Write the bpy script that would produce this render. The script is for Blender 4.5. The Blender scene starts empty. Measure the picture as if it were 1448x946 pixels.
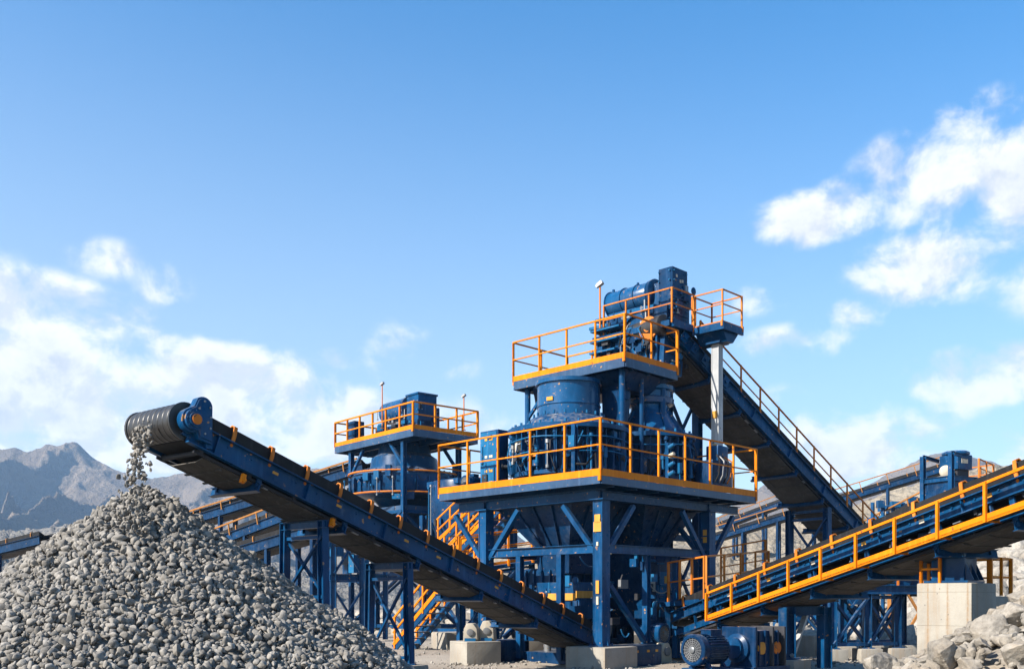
import bpy, bmesh, math, random
import numpy as np
from mathutils import Vector as V, Matrix, noise
rnd = random.Random(11)
S = bpy.context.scene
COL = S.collection
# camera: eye 1.6 m up, looking level along +Y; these turn a measured place in the photograph and a depth into metres
F, HZ, CX, CAMZ = 1400.0, 850.0, 724.0, 1.6
def W(px, py, d): return V(((px-CX)/F*d, d, CAMZ+(HZ-py)/F*d))
def G(px, d, z=0.0): return V(((px-CX)/F*d, d, z))
Z = V((0, 0, 1))
R2 = math.sqrt(0.5)

# ------------------------------------------------------------------ mesh helper
class MB:
    def __init__(s): s.v = []; s.f = []
    def add(s, vs, fs):
        o = len(s.v); s.v += [V(p) for p in vs]; s.f += [tuple(i+o for i in f) for f in fs]; return s
    def obox(s, c, ax, h):
        c = V(c); x, y, z = [V(a).normalized()*k for a, k in zip(ax, h)]
        vs = [c+x*i+y*j+z*k for k in (-1, 1) for j in (-1, 1) for i in (-1, 1)]
        return s.add(vs, [(0,2,3,1),(4,5,7,6),(0,1,5,4),(2,6,7,3),(0,4,6,2),(1,3,7,5)])
    def bar(s, p, q, w, h=None, up=Z):
        p, q = V(p), V(q); t = (q-p); L = t.length
        if L < 1e-6: return s
        t /= L; h = w if h is None else h
        x = t.cross(up)
        if x.length < 1e-3: x = t.cross(V((R2, R2, 0)))
        x.normalize(); y = x.cross(t)
        return s.obox((p+q)/2, (t, x, y), (L/2, w/2, h/2))
    def beam(s, p, q, w, h, up=Z, tf=None):
        """I section between two points: web and two flanges"""
        p, q = V(p), V(q); t = (q-p).normalized(); tf = tf or max(.012, h*.07)
        x = t.cross(up)
        if x.length < 1e-3: x = t.cross(V((R2, R2, 0)))
        x.normalize(); y = x.cross(t)
        s.bar(p+y*(h/2-tf/2), q+y*(h/2-tf/2), w, tf, up); s.bar(p-y*(h/2-tf/2), q-y*(h/2-tf/2), w, tf, up)
        return s.bar(p, q, w*.16, h-2*tf, up)
    def tube(s, p, q, r, n=10, r2=None):
        p, q = V(p), V(q); t = (q-p).normalized(); r2 = r if r2 is None else r2
        x = t.orthogonal().normalized(); y = t.cross(x)
        a = [2*math.pi*i/n for i in range(n)]
        vs = [p+(x*math.cos(k)+y*math.sin(k))*r for k in a]+[q+(x*math.cos(k)+y*math.sin(k))*r2 for k in a]
        return s.add(vs, [(i, (i+1) % n, n+(i+1) % n, n+i) for i in range(n)]+[tuple(range(n-1, -1, -1)), tuple(range(n, 2*n))])
    def pipe(s, pts, r, n=7):
        pts = [V(p) for p in pts]; vs = []; x = None
        for i, p in enumerate(pts):
            t = (pts[min(i+1, len(pts)-1)]-pts[max(i-1, 0)]).normalized()
            x = t.orthogonal().normalized() if x is None else (x-t*x.dot(t)).normalized()
            y = t.cross(x)
            vs += [p+(x*math.cos(k)+y*math.sin(k))*r for k in [2*math.pi*j/n for j in range(n)]]
        m = len(pts); fs = [(i*n+j, i*n+(j+1) % n, (i+1)*n+(j+1) % n, (i+1)*n+j) for i in range(m-1) for j in range(n)]
        return s.add(vs, fs+[tuple(range(n-1, -1, -1)), tuple(range((m-1)*n, m*n))])
    def sag(s, p, q, r, drop, n=8):
        p, q = V(p), V(q)
        return s.pipe([p.lerp(q, i/n)-Z*drop*4*(i/n)*(1-i/n) for i in range(n+1)], r, 6)
    def lathe(s, prof, c, axis=Z, n=36, ang=None):
        c = V(c); t = V(axis).normalized(); x = t.orthogonal().normalized() if abs(t.z) < .99 else V((R2, -R2, 0)); y = t.cross(x); m = len(prof)
        vs = [c+t*h+(x*math.cos(k)+y*math.sin(k))*r for r, h in prof for k in [2*math.pi*(j+.5)/n for j in range(n)]]
        fs = [(i*n+j, i*n+(j+1) % n, (i+1)*n+(j+1) % n, (i+1)*n+j) for i in range(m-1) for j in range(n)]
        return s.add(vs, fs+[tuple(range(n-1, -1, -1)), tuple(range((m-1)*n, m*n))])
    def prism(s, pts, vec):
        pts = [V(p) for p in pts]; vec = V(vec); n = len(pts)
        return s.add(pts+[p+vec for p in pts], [(i, (i+1) % n, n+(i+1) % n, n+i) for i in range(n)]+[tuple(range(n-1, -1, -1)), tuple(range(n, 2*n))])
    def ring(s, c, axis, r, n, fn):
        c = V(c); t = V(axis).normalized(); x = t.orthogonal().normalized() if abs(t.z) < .99 else V((R2, -R2, 0)); y = t.cross(x)
        for j in range(n):
            k = 2*math.pi*j/n; d = x*math.cos(k)+y*math.sin(k); fn(s, c+d*r, d, t)
        return s
    def build(s, name, mat, parent=None, label=None, cat=None, group=None, kind=None, bevel=0.0, loc=None, smooth=38):
        me = bpy.data.meshes.new(name)
        xs = [p.x for p in s.v]; ys = [p.y for p in s.v]; zs = [p.z for p in s.v]
        c = V(loc) if loc is not None else V(((min(xs)+max(xs))/2, (min(ys)+max(ys))/2, min(zs)))
        me.from_pydata([p-c for p in s.v], [], s.f)
        bm = bmesh.new(); bm.from_mesh(me); bmesh.ops.recalc_face_normals(bm, faces=bm.faces)
        if bevel:
            es = [e for e in bm.edges if len(e.link_faces) == 2 and e.calc_face_angle(0) > .6]
            bmesh.ops.bevel(bm, geom=es, offset=bevel, segments=2, profile=.6, affect='EDGES', clamp_overlap=True)
        bm.to_mesh(me); bm.free()
        if smooth:
            me.shade_smooth(); me.set_sharp_from_angle(angle=math.radians(smooth))
        me.materials.append(mat)
        return link(name, me, c, parent, label, cat, group, kind)

WL = {}
def link(name, data, c, parent=None, label=None, cat=None, group=None, kind=None):
    o = bpy.data.objects.new(name, data); COL.objects.link(o); WL[o.name] = V(c)
    if parent is not None: o.parent = parent; o.location = V(c)-WL[parent.name]
    else: o.location = V(c)
    return tag(o, label, cat, group, kind)
def tag(o, label=None, cat=None, group=None, kind=None):
    for k, v in (('label', label), ('category', cat), ('group', group), ('kind', kind)):
        if v: o[k] = v
    return o
def thing(name, label, cat, loc, group=None): return link(name, None, loc, None, label, cat, group)
def part_copy(src, parent, c):
    o = src.copy(); COL.objects.link(o); o.parent = parent; o.location = V(c)-WL[parent.name]; WL[o.name] = V(c); return o

# ------------------------------------------------------------------ materials
class NT:
    """small node writer"""
    def __init__(s, tree): s.t = tree; s.n = tree.nodes; s.l = tree.links
    def node(s, ty, **kw):
        n = s.n.new(ty)
        for k, v in kw.items(): setattr(n, k, v)
        return n
    def put(s, sock, v):
        if isinstance(v, bpy.types.NodeSocket): s.l.new(v, sock)
        else: sock.default_value = v
    def m(s, op, a, b=None, c=None, clamp=False):
        n = s.node('ShaderNodeMath', operation=op, use_clamp=clamp); s.put(n.inputs[0], a)
        if b is not None: s.put(n.inputs[1], b)
        if c is not None: s.put(n.inputs[2], c)
        return n.outputs[0]
    def step(s, v, lo, hi, a=0.0, b=1.0):
        n = s.node('ShaderNodeMapRange', interpolation_type='SMOOTHSTEP'); s.put(n.inputs['Value'], v)
        for k, x in (('From Min', lo), ('From Max', hi), ('To Min', a), ('To Max', b)): s.put(n.inputs[k], x)
        return n.outputs['Result']
    def noise(s, co, scale, detail=5, rough=.55, dist=0.0):
        n = s.node('ShaderNodeTexNoise'); s.put(n.inputs['Vector'], co)
        for k, x in (('Scale', scale), ('Detail', detail), ('Roughness', rough), ('Distortion', dist)): n.inputs[k].default_value = x
        return n.outputs[0]
    def voro(s, co, scale, feat='F1', out='Distance'):
        n = s.node('ShaderNodeTexVoronoi', feature=feat); s.put(n.inputs['Vector'], co); n.inputs['Scale'].default_value = scale
        return n.outputs[out]
    def mix(s, f, a, b, blend='MIX'):
        n = s.node('ShaderNodeMix', data_type='RGBA', blend_type=blend); s.put(n.inputs[0], f)
        for k, x in ((6, a), (7, b)): s.put(n.inputs[k], x if isinstance(x, bpy.types.NodeSocket) else (*x, 1))
        return n.outputs[2]
    def scale(s, co, v):
        n = s.node('ShaderNodeVectorMath', operation='MULTIPLY'); s.put(n.inputs[0], co); n.inputs[1].default_value = v; return n.outputs[0]
    def bump(s, h, strength, dist):
        n = s.node('ShaderNodeBump'); s.put(n.inputs['Height'], h); n.inputs['Strength'].default_value = strength; n.inputs['Distance'].default_value = dist
        return n.outputs[0]
def new_mat(name):
    m = bpy.data.materials.new(name); m.use_nodes = True
    t = NT(m.node_tree); b = m.node_tree.nodes['Principled BSDF']
    co = t.node('ShaderNodeTexCoord').outputs['Object']
    return m, t, b, co
def paint(name, a, b2, rough=.38, spec=.13, chip=(.35, .18, .05), chips=.0, rust=0.0, dust=.25, dustc=(.30, .27, .22), metal=0.0, spots=0.0):
    m, t, b, co = new_mat(name)
    geo = t.node('ShaderNodeNewGeometry')
    pos = geo.outputs['Position']
    n1 = t.noise(pos, .9, 4, .6); n2 = t.noise(pos, 7, 6, .65); n3 = t.noise(t.scale(pos, (6, 6, .7)), 1.6, 5, .6)
    c = t.mix(t.step(n1, .3, .7), a, b2)
    c = t.mix(t.m('MULTIPLY', t.step(n3, .5, .75), .35), c, tuple(min(1, x*1.7+.02) for x in b2))       # run marks
    nz = t.node('ShaderNodeSeparateXYZ'); t.l.new(geo.outputs['Normal'], nz.inputs[0])
    up = t.step(nz.outputs[2], .45, .95)
    if rust:
        ns = t.noise(t.scale(pos, (9, 9, .55)), 1.3, 6, .65)
        c = t.mix(t.m('MULTIPLY', t.m('MULTIPLY', t.step(ns, .60, .72), t.step(n1, .46, .6)), rust), c, (.10, .052, .022))
        c = t.mix(t.m('MULTIPLY', t.step(t.noise(pos, 2.3, 7, .7), .56, .72), rust*.22), c, dustc)
    df = t.m('MULTIPLY', t.m('ADD', t.m('MULTIPLY', up, .9), .04), t.step(n2, .38, .72))
    c = t.mix(t.m('MULTIPLY', df, dust), c, dustc)                                                       # settled stone dust
    if chips:
        k = t.m('MULTIPLY', t.step(t.noise(pos, 9, 3, .5), .69-chips*.05, .71-chips*.05), t.step(n1, .42, .52))
        c = t.mix(t.m('MULTIPLY', k, .8), c, chip)
    if spots:
        vd = t.voro(pos, 2.6); k = t.m('MULTIPLY', t.step(vd, .085, .065), t.step(t.noise(pos, 1.3, 2, .5), .5, .52))
        c = t.mix(t.m('MULTIPLY', k, spots), c, (.62, .36, .12))
    t.l.new(c, b.inputs['Base Color'])
    t.put(b.inputs['Roughness'], t.m('ADD', t.m('MULTIPLY', n2, .28), rough-.1))
    b.inputs['Metallic'].default_value = metal; b.inputs['Specular IOR Level'].default_value = spec
    t.l.new(t.bump(t.noise(pos, 26, 3, .6), .12, .006), b.inputs['Normal'])
    return m
M = {}
M['blue'] = paint('blue_paint', (.0008, .024, .070), (.0015, .047, .130), .27, chips=.15, rust=.5, dust=.5, spots=.38)
M['gloss'] = paint('glossy_blue_paint', (.001, .034, .095), (.002, .058, .155), .20, spec=.42, chips=.5, rust=.4, dust=.3, spots=.4)
M['blue_deep'] = paint('deep_blue_paint', (.0006, .014, .044), (.0012, .030, .088), .26, chips=.15, rust=.4, dust=.6, spots=.25)
M['blue_pale'] = paint('weathered_blue_paint', (.003, .058, .14), (.006, .095, .21), .34, chips=.5, rust=.5, dust=.5)
M['orange'] = paint('orange_paint', (.47, .124, .003), (.55, .166, .004), .42, spec=.07, chip=(.10, .05, .025), chips=.5, rust=.22, dust=.16)
M['rust_orange'] = paint('faded_orange_paint', (.36, .10, .012), (.43, .135, .016), .5, chip=(.10, .05, .03), chips=.6, dust=.2)
M['ochre'] = paint('ochre_paint', (.20, .085, .02), (.27, .115, .03), .6, chip=(.08, .05, .03), chips=.6, dust=.3)
M['slate'] = paint('slate_blue_paint', (.012, .034, .078), (.022, .058, .118), .32, spec=.35, chips=.4, rust=.5, dust=.4)
M['rubber'] = paint('rubber_belt', (.009, .009, .010), (.016, .015, .015), .6, dust=.12, dustc=(.2, .18, .16))
M['drum'] = paint('worn_drum_rubber', (.014, .013, .013), (.028, .026, .024), .36, spec=.4, dust=.16, dustc=(.25, .22, .19))
M['pan'] = paint('dusty_belt_underside', (.045, .041, .037), (.085, .077, .068), .75, dust=.5, dustc=(.16, .145, .125))
M['steel'] = paint('bare_steel', (.16, .17, .18), (.24, .24, .24), .4, metal=.6, chips=.5, dust=.4)
M['galv'] = paint('whitewashed_steel', (.24, .25, .26), (.40, .40, .39), .5, chip=(.10, .06, .035), chips=1.2, rust=.7, dust=.3)
M['dark'] = paint('dark_steel', (.015, .016, .02), (.03, .03, .034), .5, dust=.4)
M['grey'] = paint('grey_paint', (.10, .105, .11), (.15, .15, .15), .5, chips=.4, dust=.5)
M['cream'] = paint('dusty_cream_casting', (0.2952, 0.2624, 0.205), (0.3608, 0.3198, 0.2542), .7, chip=(0.246, 0.1312, 0.0574), chips=.8, dust=.5)
M['plate'] = paint('amber_plate', (0.3936, 0.1804, 0.0287), (0.4592, 0.2378, 0.0451), .5, chip=(0.164, 0.0656, 0.0164), chips=1.1, dust=.3)
M['white_plate'] = paint('pale_plate', (0.3444, 0.3034, 0.2296), (0.41, 0.369, 0.2952), .5, chip=(0.082, 0.0492, 0.0246), chips=1.2, dust=.2)

def rocky(name, a, b2, isl=.35, scale=1.0, bump=.5, tint=(.30, .25, .19), rough=.9):
    m, t, b, co = new_mat(name)
    geo = t.node('ShaderNodeNewGeometry'); pos = geo.outputs['Position']
    r = t.m('FRACT', t.m('ADD', geo.outputs['Random Per Island'], t.node('ShaderNodeObjectInfo').outputs['Random']))
    n1 = t.noise(pos, 1.1*scale, 5, .6); n2 = t.noise(pos, 14*scale, 6, .68)
    c = t.mix(t.step(n2, .3, .7), a, b2)
    c = t.mix(t.m('MULTIPLY', t.step(n1, .45, .7), .55), c, tint)
    v = t.m('ADD', 1-isl*.5, t.m('MULTIPLY', r, isl))
    hs = t.node('ShaderNodeHueSaturation'); t.put(hs.inputs['Value'], v); t.l.new(c, hs.inputs['Color'])
    t.l.new(hs.outputs[0], b.inputs['Base Color'])
    b.inputs['Roughness'].default_value = rough; b.inputs['Specular IOR Level'].default_value = .3
    h = t.m('ADD', t.noise(pos, 9*scale, 7, .7), t.m('MULTIPLY', t.voro(pos, 11*scale), .5))
    t.l.new(t.bump(h, bump, .05/scale), b.inputs['Normal'])
    return m
M['gravel'] = rocky('crushed_grey_stone', (.122, .112, .099), (.208, .194, .174), .75, 1.6, .3, (.155, .137, .114))
M['boulder'] = rocky('pale_broken_rock', (.155, .138, .115), (.25, .226, .192), .5, 1.0, .8, (.235, .185, .13))
M['rubble'] = rocky('pale_rubble', (0.1558, 0.141, 0.123), (0.2624, 0.2419, 0.2091), .6, .5, .6, (0.2214, 0.1804, 0.1353))

def concrete_mat(name='weathered_concrete', upright=False):
    m, t, b, co = new_mat(name)
    geo = t.node('ShaderNodeNewGeometry'); pos = geo.outputs['Position']
    n1 = t.noise(pos, 1.3, 6, .62); n2 = t.noise(pos, 20, 6, .7); st = t.noise(t.scale(pos, (5, 5, .45)), 1.4, 5, .65)
    c = t.mix(t.step(n1, .3, .72), (0.202, 0.181, 0.150), (0.275, 0.254, 0.215))
    c = t.mix(t.m('MULTIPLY', t.step(st, .48, .68), .75), c, (0.232, 0.181, 0.129))                 # rain streaks
    c = t.mix(t.m('MULTIPLY', t.step(n2, .62, .78), .55), c, (0.138, 0.125, 0.107))
    pz = t.node('ShaderNodeSeparateXYZ'); t.l.new(pos, pz.inputs[0])
    # form-board joints every 0.62 m
    k = t.m('ABSOLUTE', t.m('SUBTRACT', t.m('FRACT', t.m('DIVIDE', t.m('ADD', pz.outputs[2], .09), .62)), .5))
    j = t.step(k, .488, .497)
    pit = t.step(t.voro(pos, 9), .13, .07); pit = t.m('MULTIPLY', pit, t.step(t.noise(pos, 3, 2), .5, .55))
    if upright:                                                # rusty upright board joints
        al = t.m('MULTIPLY', t.m('SUBTRACT', pz.outputs[0], pz.outputs[1]), .7071); k2 = t.m('ABSOLUTE', t.m('SUBTRACT', t.m('FRACT', t.m('ADD', t.m('DIVIDE', al, .36), t.m('MULTIPLY', n1, .05))), .5))
        c = t.mix(t.m('MULTIPLY', t.step(k2, .43, .49), t.m('MULTIPLY', t.step(n2, .3, .6), .7)), c, (.22, .13, .055)); j = t.m('MAXIMUM', j, t.m('MULTIPLY', t.step(k2, .485, .495), .6))
    c = t.mix(t.m('MULTIPLY', j, .55), c, (0.172, 0.146, 0.112)); c = t.mix(t.m('MULTIPLY', pit, .8), c, (0.086, 0.077, 0.069))
    t.l.new(c, b.inputs['Base Color']); b.inputs['Roughness'].default_value = .9
    h = t.m('SUBTRACT', t.m('ADD', n2, t.m('MULTIPLY', n1, .6)), t.m('ADD', t.m('MULTIPLY', j, .8), pit))
    t.l.new(t.bump(h, .5, .02), b.inputs['Normal'])
    return m
M['concrete'] = concrete_mat(); M['formed_concrete'] = concrete_mat('formed_concrete', True)

def hull_rock(seed, n=15, squash=(1, .8, .68), bev=.09):
    r = random.Random(seed); bm = bmesh.new()
    for i in range(n):
        d = V((r.gauss(0, 1), r.gauss(0, 1), r.gauss(0, 1))).normalized()*r.uniform(.82, 1.05)
        bm.verts.new((d.x*squash[0], d.y*squash[1], d.z*squash[2]))
    res = bmesh.ops.convex_hull(bm, input=bm.verts)
    bmesh.ops.delete(bm, geom=[v for v in bm.verts if not v.link_faces], context='VERTS')
    bmesh.ops.dissolve_limit(bm, angle_limit=.30, verts=bm.verts, edges=bm.edges)
    if bev: bmesh.ops.bevel(bm, geom=list(bm.edges), offset=bev, segments=1, affect='EDGES', clamp_overlap=True)
    bmesh.ops.triangulate(bm, faces=bm.faces); bm.verts.ensure_lookup_table(); bm.verts.index_update()
    vs = np.array([v.co[:] for v in bm.verts]); fs = np.array([[v.index for v in f.verts] for f in bm.faces]); bm.free()
    return vs, fs
def tri_mesh(name, vs, fs, smooth=0):
    me = bpy.data.meshes.new(name); me.vertices.add(len(vs)); me.vertices.foreach_set('co', np.asarray(vs, np.float32).ravel())
    n = len(fs); k = fs.shape[1]; me.loops.add(n*k); me.loops.foreach_set('vertex_index', np.asarray(fs, np.int32).ravel())
    me.polygons.add(n); me.polygons.foreach_set('loop_start', np.arange(0, n*k, k, dtype=np.int32))
    me.update(calc_edges=True); me.validate()
    if smooth: me.shade_smooth(); me.set_sharp_from_angle(angle=math.radians(smooth))
    return me
def rand_rot(r):
    a, b, c = r.uniform(0, 6.283), r.uniform(0, 6.283), r.uniform(0, 6.283)
    return np.array(Matrix.Rotation(a, 3, 'Z') @ Matrix.Rotation(b, 3, 'X') @ Matrix.Rotation(c, 3, 'Y'))
def scatter(items, temps, r):
    """items: (x, y, z, size); returns merged vertex and triangle arrays"""
    vs, fs, o = [], [], 0
    for x, y, z, s in items:
        tv, tf = temps[r.randrange(len(temps))]
        sc = np.array([s*r.uniform(.85, 1.2), s*r.uniform(.8, 1.1), s*r.uniform(.75, 1.05)])
        vs.append((tv*sc) @ rand_rot(r).T + (x, y, z)); fs.append(tf+o); o += len(tv)
    return np.concatenate(vs), np.concatenate(fs)
TEMPS = [hull_rock(100+i, 13+i % 5, (1, .72+.05*(i % 4), .6+.06*(i % 3))) for i in range(12)]
BIG = [hull_rock(300+i, 11+i % 5, (1, .8+.05*(i % 3), .72+.05*(i % 4)), .045) for i in range(10)]
# ================================================================== light, sky, camera
SUN = V((-.79, -.50, .66)).normalized()
el = math.asin(SUN.z); rot = math.atan2(SUN.x, SUN.y)
sd = bpy.data.lights.new('sun', 'SUN'); sd.energy = 5.0; sd.angle = math.radians(.5); sd.color = (1, .93, .83)
so = bpy.data.objects.new('sun', sd); COL.objects.link(so); so.rotation_euler = SUN.to_track_quat('Z', 'Y').to_euler()
world = bpy.data.worlds.new('World'); S.world = world; world.use_nodes = True
t = NT(world.node_tree); bg = t.n['Background']; out = t.n['World Output']
sky = t.node('ShaderNodeTexSky', sky_type='NISHITA', sun_disc=False, sun_elevation=el, sun_rotation=rot, altitude=600, air_density=1.2, dust_density=1.0, ozone_density=4.0)
hs = t.node('ShaderNodeHueSaturation'); hs.inputs['Hue'].default_value = .4965; hs.inputs['Saturation'].default_value = 1.32; t.l.new(sky.outputs[0], hs.inputs['Color'])
t.l.new(hs.outputs[0], bg.inputs['Color']); bg.inputs['Strength'].default_value = .088
gen = t.node('ShaderNodeTexCoord').outputs['Generated']
sp = t.node('ShaderNodeSeparateXYZ'); t.l.new(gen, sp.inputs[0])
az = t.m('ARCTAN2', sp.outputs[0], sp.outputs[1]); ev = t.m('ARCSINE', sp.outputs[2])
# clouds: each bank has a bearing, a height above the horizon and a size (milliradians)
BANKS = [(1130,312,50,28,.85), (1205,292,46,30,.85), (1290,258,66,46,.95), (1330,300,40,24,.5), (1440,245,50,70,.95), (1400,165,60,26,.6), (1335,180,40,22,.5), (1330,372,88,38,1.0), (1285,400,50,26,.8), (1225,385,20,22,.5), (1130,482,62,20,.62), (1205,446,42,18,.6), (1400,530,90,30,1), (1340,545,50,18,.6),
         (1215,628,105,40,.95), (1060,424,44,18,.5), (1500,640,120,36,.7), (1580,300,130,90,1), (1240,440,30,15,.4), (1250,575,24,14,.4),
         (40,445,80,44,1.0), (130,470,70,40,.95), (210,490,44,24,.6), (20,520,130,60,1.1), (300,548,130,48,1.15), (160,590,260,60,1.15), (430,600,130,46,1.0), (150,366,40,22,.48), (232,405,32,26,.42), (115,410,26,14,.45), (60,415,24,14,.45),
         (562,498,46,34,.5), (645,520,30,18,.4), (530,590,90,30,.6), (-140,520,170,120,1), (480,508,26,13,.42), (720,600,140,36,.35), (1110,560,60,18,.35), (1345,580,40,14,.4)]
def bank_field(a, e):
    cb = t.node('ShaderNodeCombineXYZ'); t.put(cb.inputs[0], a); t.put(cb.inputs[1], e); tot = None
    for px, py, rx, ry, k in BANKS:
        a0 = math.atan((px-CX)/F); e0 = math.atan((HZ-py)/F*math.cos(a0)); rx /= F; ry /= F
        n = t.node('ShaderNodeVectorMath', operation='MULTIPLY_ADD'); t.put(n.inputs[0], cb.outputs[0]); n.inputs[1].default_value = (1/rx, 1/ry, 0); n.inputs[2].default_value = (-a0/rx, -e0/ry, 0)
        dt = t.node('ShaderNodeVectorMath', operation='DOT_PRODUCT'); t.put(dt.inputs[0], n.outputs[0]); t.put(dt.inputs[1], n.outputs[0])
        g = t.m('MULTIPLY_ADD', dt.outputs['Value'], -.42*k, k)
        tot = g if tot is None else t.m('SMOOTH_MAX', tot, g, .25)
    return t.m('MAXIMUM', tot, 0.0)
def cloud_noise(a, e):
    cb = t.node('ShaderNodeCombineXYZ'); t.put(cb.inputs[0], a); t.put(cb.inputs[1], t.m('MULTIPLY', e, 1.2))
    n = t.node('ShaderNodeTexNoise', noise_dimensions='2D'); t.put(n.inputs['Vector'], cb.outputs[0])
    for k, x in (('Scale', 15.0), ('Detail', 8.0), ('Roughness', .57), ('Distortion', .15)): n.inputs[k].default_value = x
    return n.outputs[0]
bf = bank_field(az, ev)
n0 = cloud_noise(az, ev); n1 = cloud_noise(t.m('ADD', az, -.010), t.m('ADD', ev, .017))
d0 = t.m('ADD', bf, t.m('MULTIPLY', t.m('SUBTRACT', n0, .48), 2.75))
alpha = t.m('MULTIPLY', t.step(d0, .16, 1.1), t.step(bf, .02, .45))
lit = t.step(t.m('SUBTRACT', n0, n1), -.13, .10)
thick = t.step(d0, .8, 1.7)
lit = t.m('ADD', t.m('MULTIPLY', lit, .62), t.m('MULTIPLY', t.m('SUBTRACT', 1.0, thick), .42), clamp=True)
ccol = t.mix(lit, (.52, .57, .64), (1.0, .985, .965))
cb2 = t.node('ShaderNodeBackground'); t.l.new(ccol, cb2.inputs['Color']); cb2.inputs['Strength'].default_value = .46
# thin high veil that whitens the sky towards the horizon and the sun's side
veil = t.m('MULTIPLY', t.step(t.m('ADD', ev, t.m('MULTIPLY', az, .10)), .62, -.02), t.m('MULTIPLY', t.step(sp.outputs[1], -.25, .35), .60))
vb = t.node('ShaderNodeBackground'); vb.inputs['Color'].default_value = (.86, .93, 1, 1); vb.inputs['Strength'].default_value = .357
mv = t.node('ShaderNodeMixShader'); t.l.new(veil, mv.inputs[0]); t.l.new(bg.outputs[0], mv.inputs[1]); t.l.new(vb.outputs[0], mv.inputs[2])
mx = t.node('ShaderNodeMixShader'); t.l.new(t.m('MULTIPLY', alpha, .93), mx.inputs[0]); t.l.new(mv.outputs[0], mx.inputs[1]); t.l.new(cb2.outputs[0], mx.inputs[2])
t.l.new(mx.outputs[0], out.inputs['Surface'])
world.cycles.sampling_method = 'MANUAL'; world.cycles.sample_map_resolution = 256

cam = bpy.data.cameras.new('camera'); co = bpy.data.objects.new('camera', cam); COL.objects.link(co); S.camera = co
co.location = (0, 0, CAMZ); co.rotation_euler = (math.pi/2, 0, 0)
cam.sensor_width = 36; cam.lens = F/1448*36; cam.shift_y = (HZ-473)/1448; cam.clip_end = 12000; cam.clip_start = .1
S.view_settings.view_transform = 'Standard'; S.view_settings.look = 'None'; S.view_settings.exposure = 1.4; S.view_settings.gamma = 1; S.view_settings.use_curve_mapping = False
S.render.engine = 'CYCLES'
try:
    S.cycles.use_denoising = True; S.cycles.denoiser = 'OPENIMAGEDENOISE'
except Exception: pass
S.cycles.max_bounces = 4; S.cycles.diffuse_bounces = 3; S.cycles.glossy_bounces = 2; S.cycles.transmission_bounces = 1; S.cycles.transparent_max_bounces = 4; S.cycles.volume_bounces = 0; S.cycles.use_adaptive_sampling = False

# ================================================================== ground, hills
def lerp_profile(pts, x):
    if x <= pts[0][0]: return pts[0][1]
    for (a, b), (c, d) in zip(pts, pts[1:]):
        if x <= c: return b+(d-b)*(x-a)/(c-a)
    return pts[-1][1]
def grid_mesh(name, P, nu, nv, mat, smooth=True, **kw):
    vs = np.array([p[:] for p in P], np.float32)
    fs = np.array([[j*nu+i, j*nu+i+1, (j+1)*nu+i+1, (j+1)*nu+i] for j in range(nv-1) for i in range(nu-1)], np.int32)
    me = tri_mesh(name, vs, fs); me.materials.append(mat)
    if smooth: me.shade_smooth()
    return link(name, me, (0, 0, 0), **kw)
def ground_h(x, y):
    n = noise.fractal(V((x*.35, y*.35, 0)), 1.0, 2.0, 5)
    return .05*n + .02*noise.noise(V((x*2.3, y*2.3, 4)))
def ground_mat():
    m, t, b, co = new_mat('quarry_dirt'); pos = t.node('ShaderNodeNewGeometry').outputs['Position']
    n1 = t.noise(pos, .25, 6, .6); n2 = t.noise(pos, 3.5, 7, .7); n3 = t.noise(pos, 22, 5, .7)
    c = t.mix(t.step(n1, .3, .7), (0.193, 0.157, 0.121), (0.279, 0.238, 0.190)); c = t.mix(t.m('MULTIPLY', t.step(n2, .45, .75), .6), c, (0.328, 0.287, 0.238))
    c = t.mix(t.m('MULTIPLY', t.step(n3, .58, .7), .5), c, (0.115, 0.098, 0.082))
    t.l.new(c, b.inputs['Base Color']); b.inputs['Roughness'].default_value = .95
    h = t.m('ADD', n2, t.m('MULTIPLY', n3, .5)); t.l.new(t.bump(h, .8, .06), b.inputs['Normal']); return m
xs = sorted(set([-2150, -1500, -700, -350, -180, -100, -60]+[-40+i*.5 for i in range(161)]+[60, 100, 180, 350, 700, 1500, 2150]))
ys = sorted(set([-300, -120, -40, -10]+[i*.5 for i in range(140)]+[75, 85, 100, 130, 180, 260, 400, 700, 1200, 1940]))
grid_mesh('ground', [V((x, y, ground_h(x, y) if abs(x) < 41 and 0 <= y < 70 else 0)) for y in ys for x in xs], len(xs), len(ys), ground_mat(), kind='structure')

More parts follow.
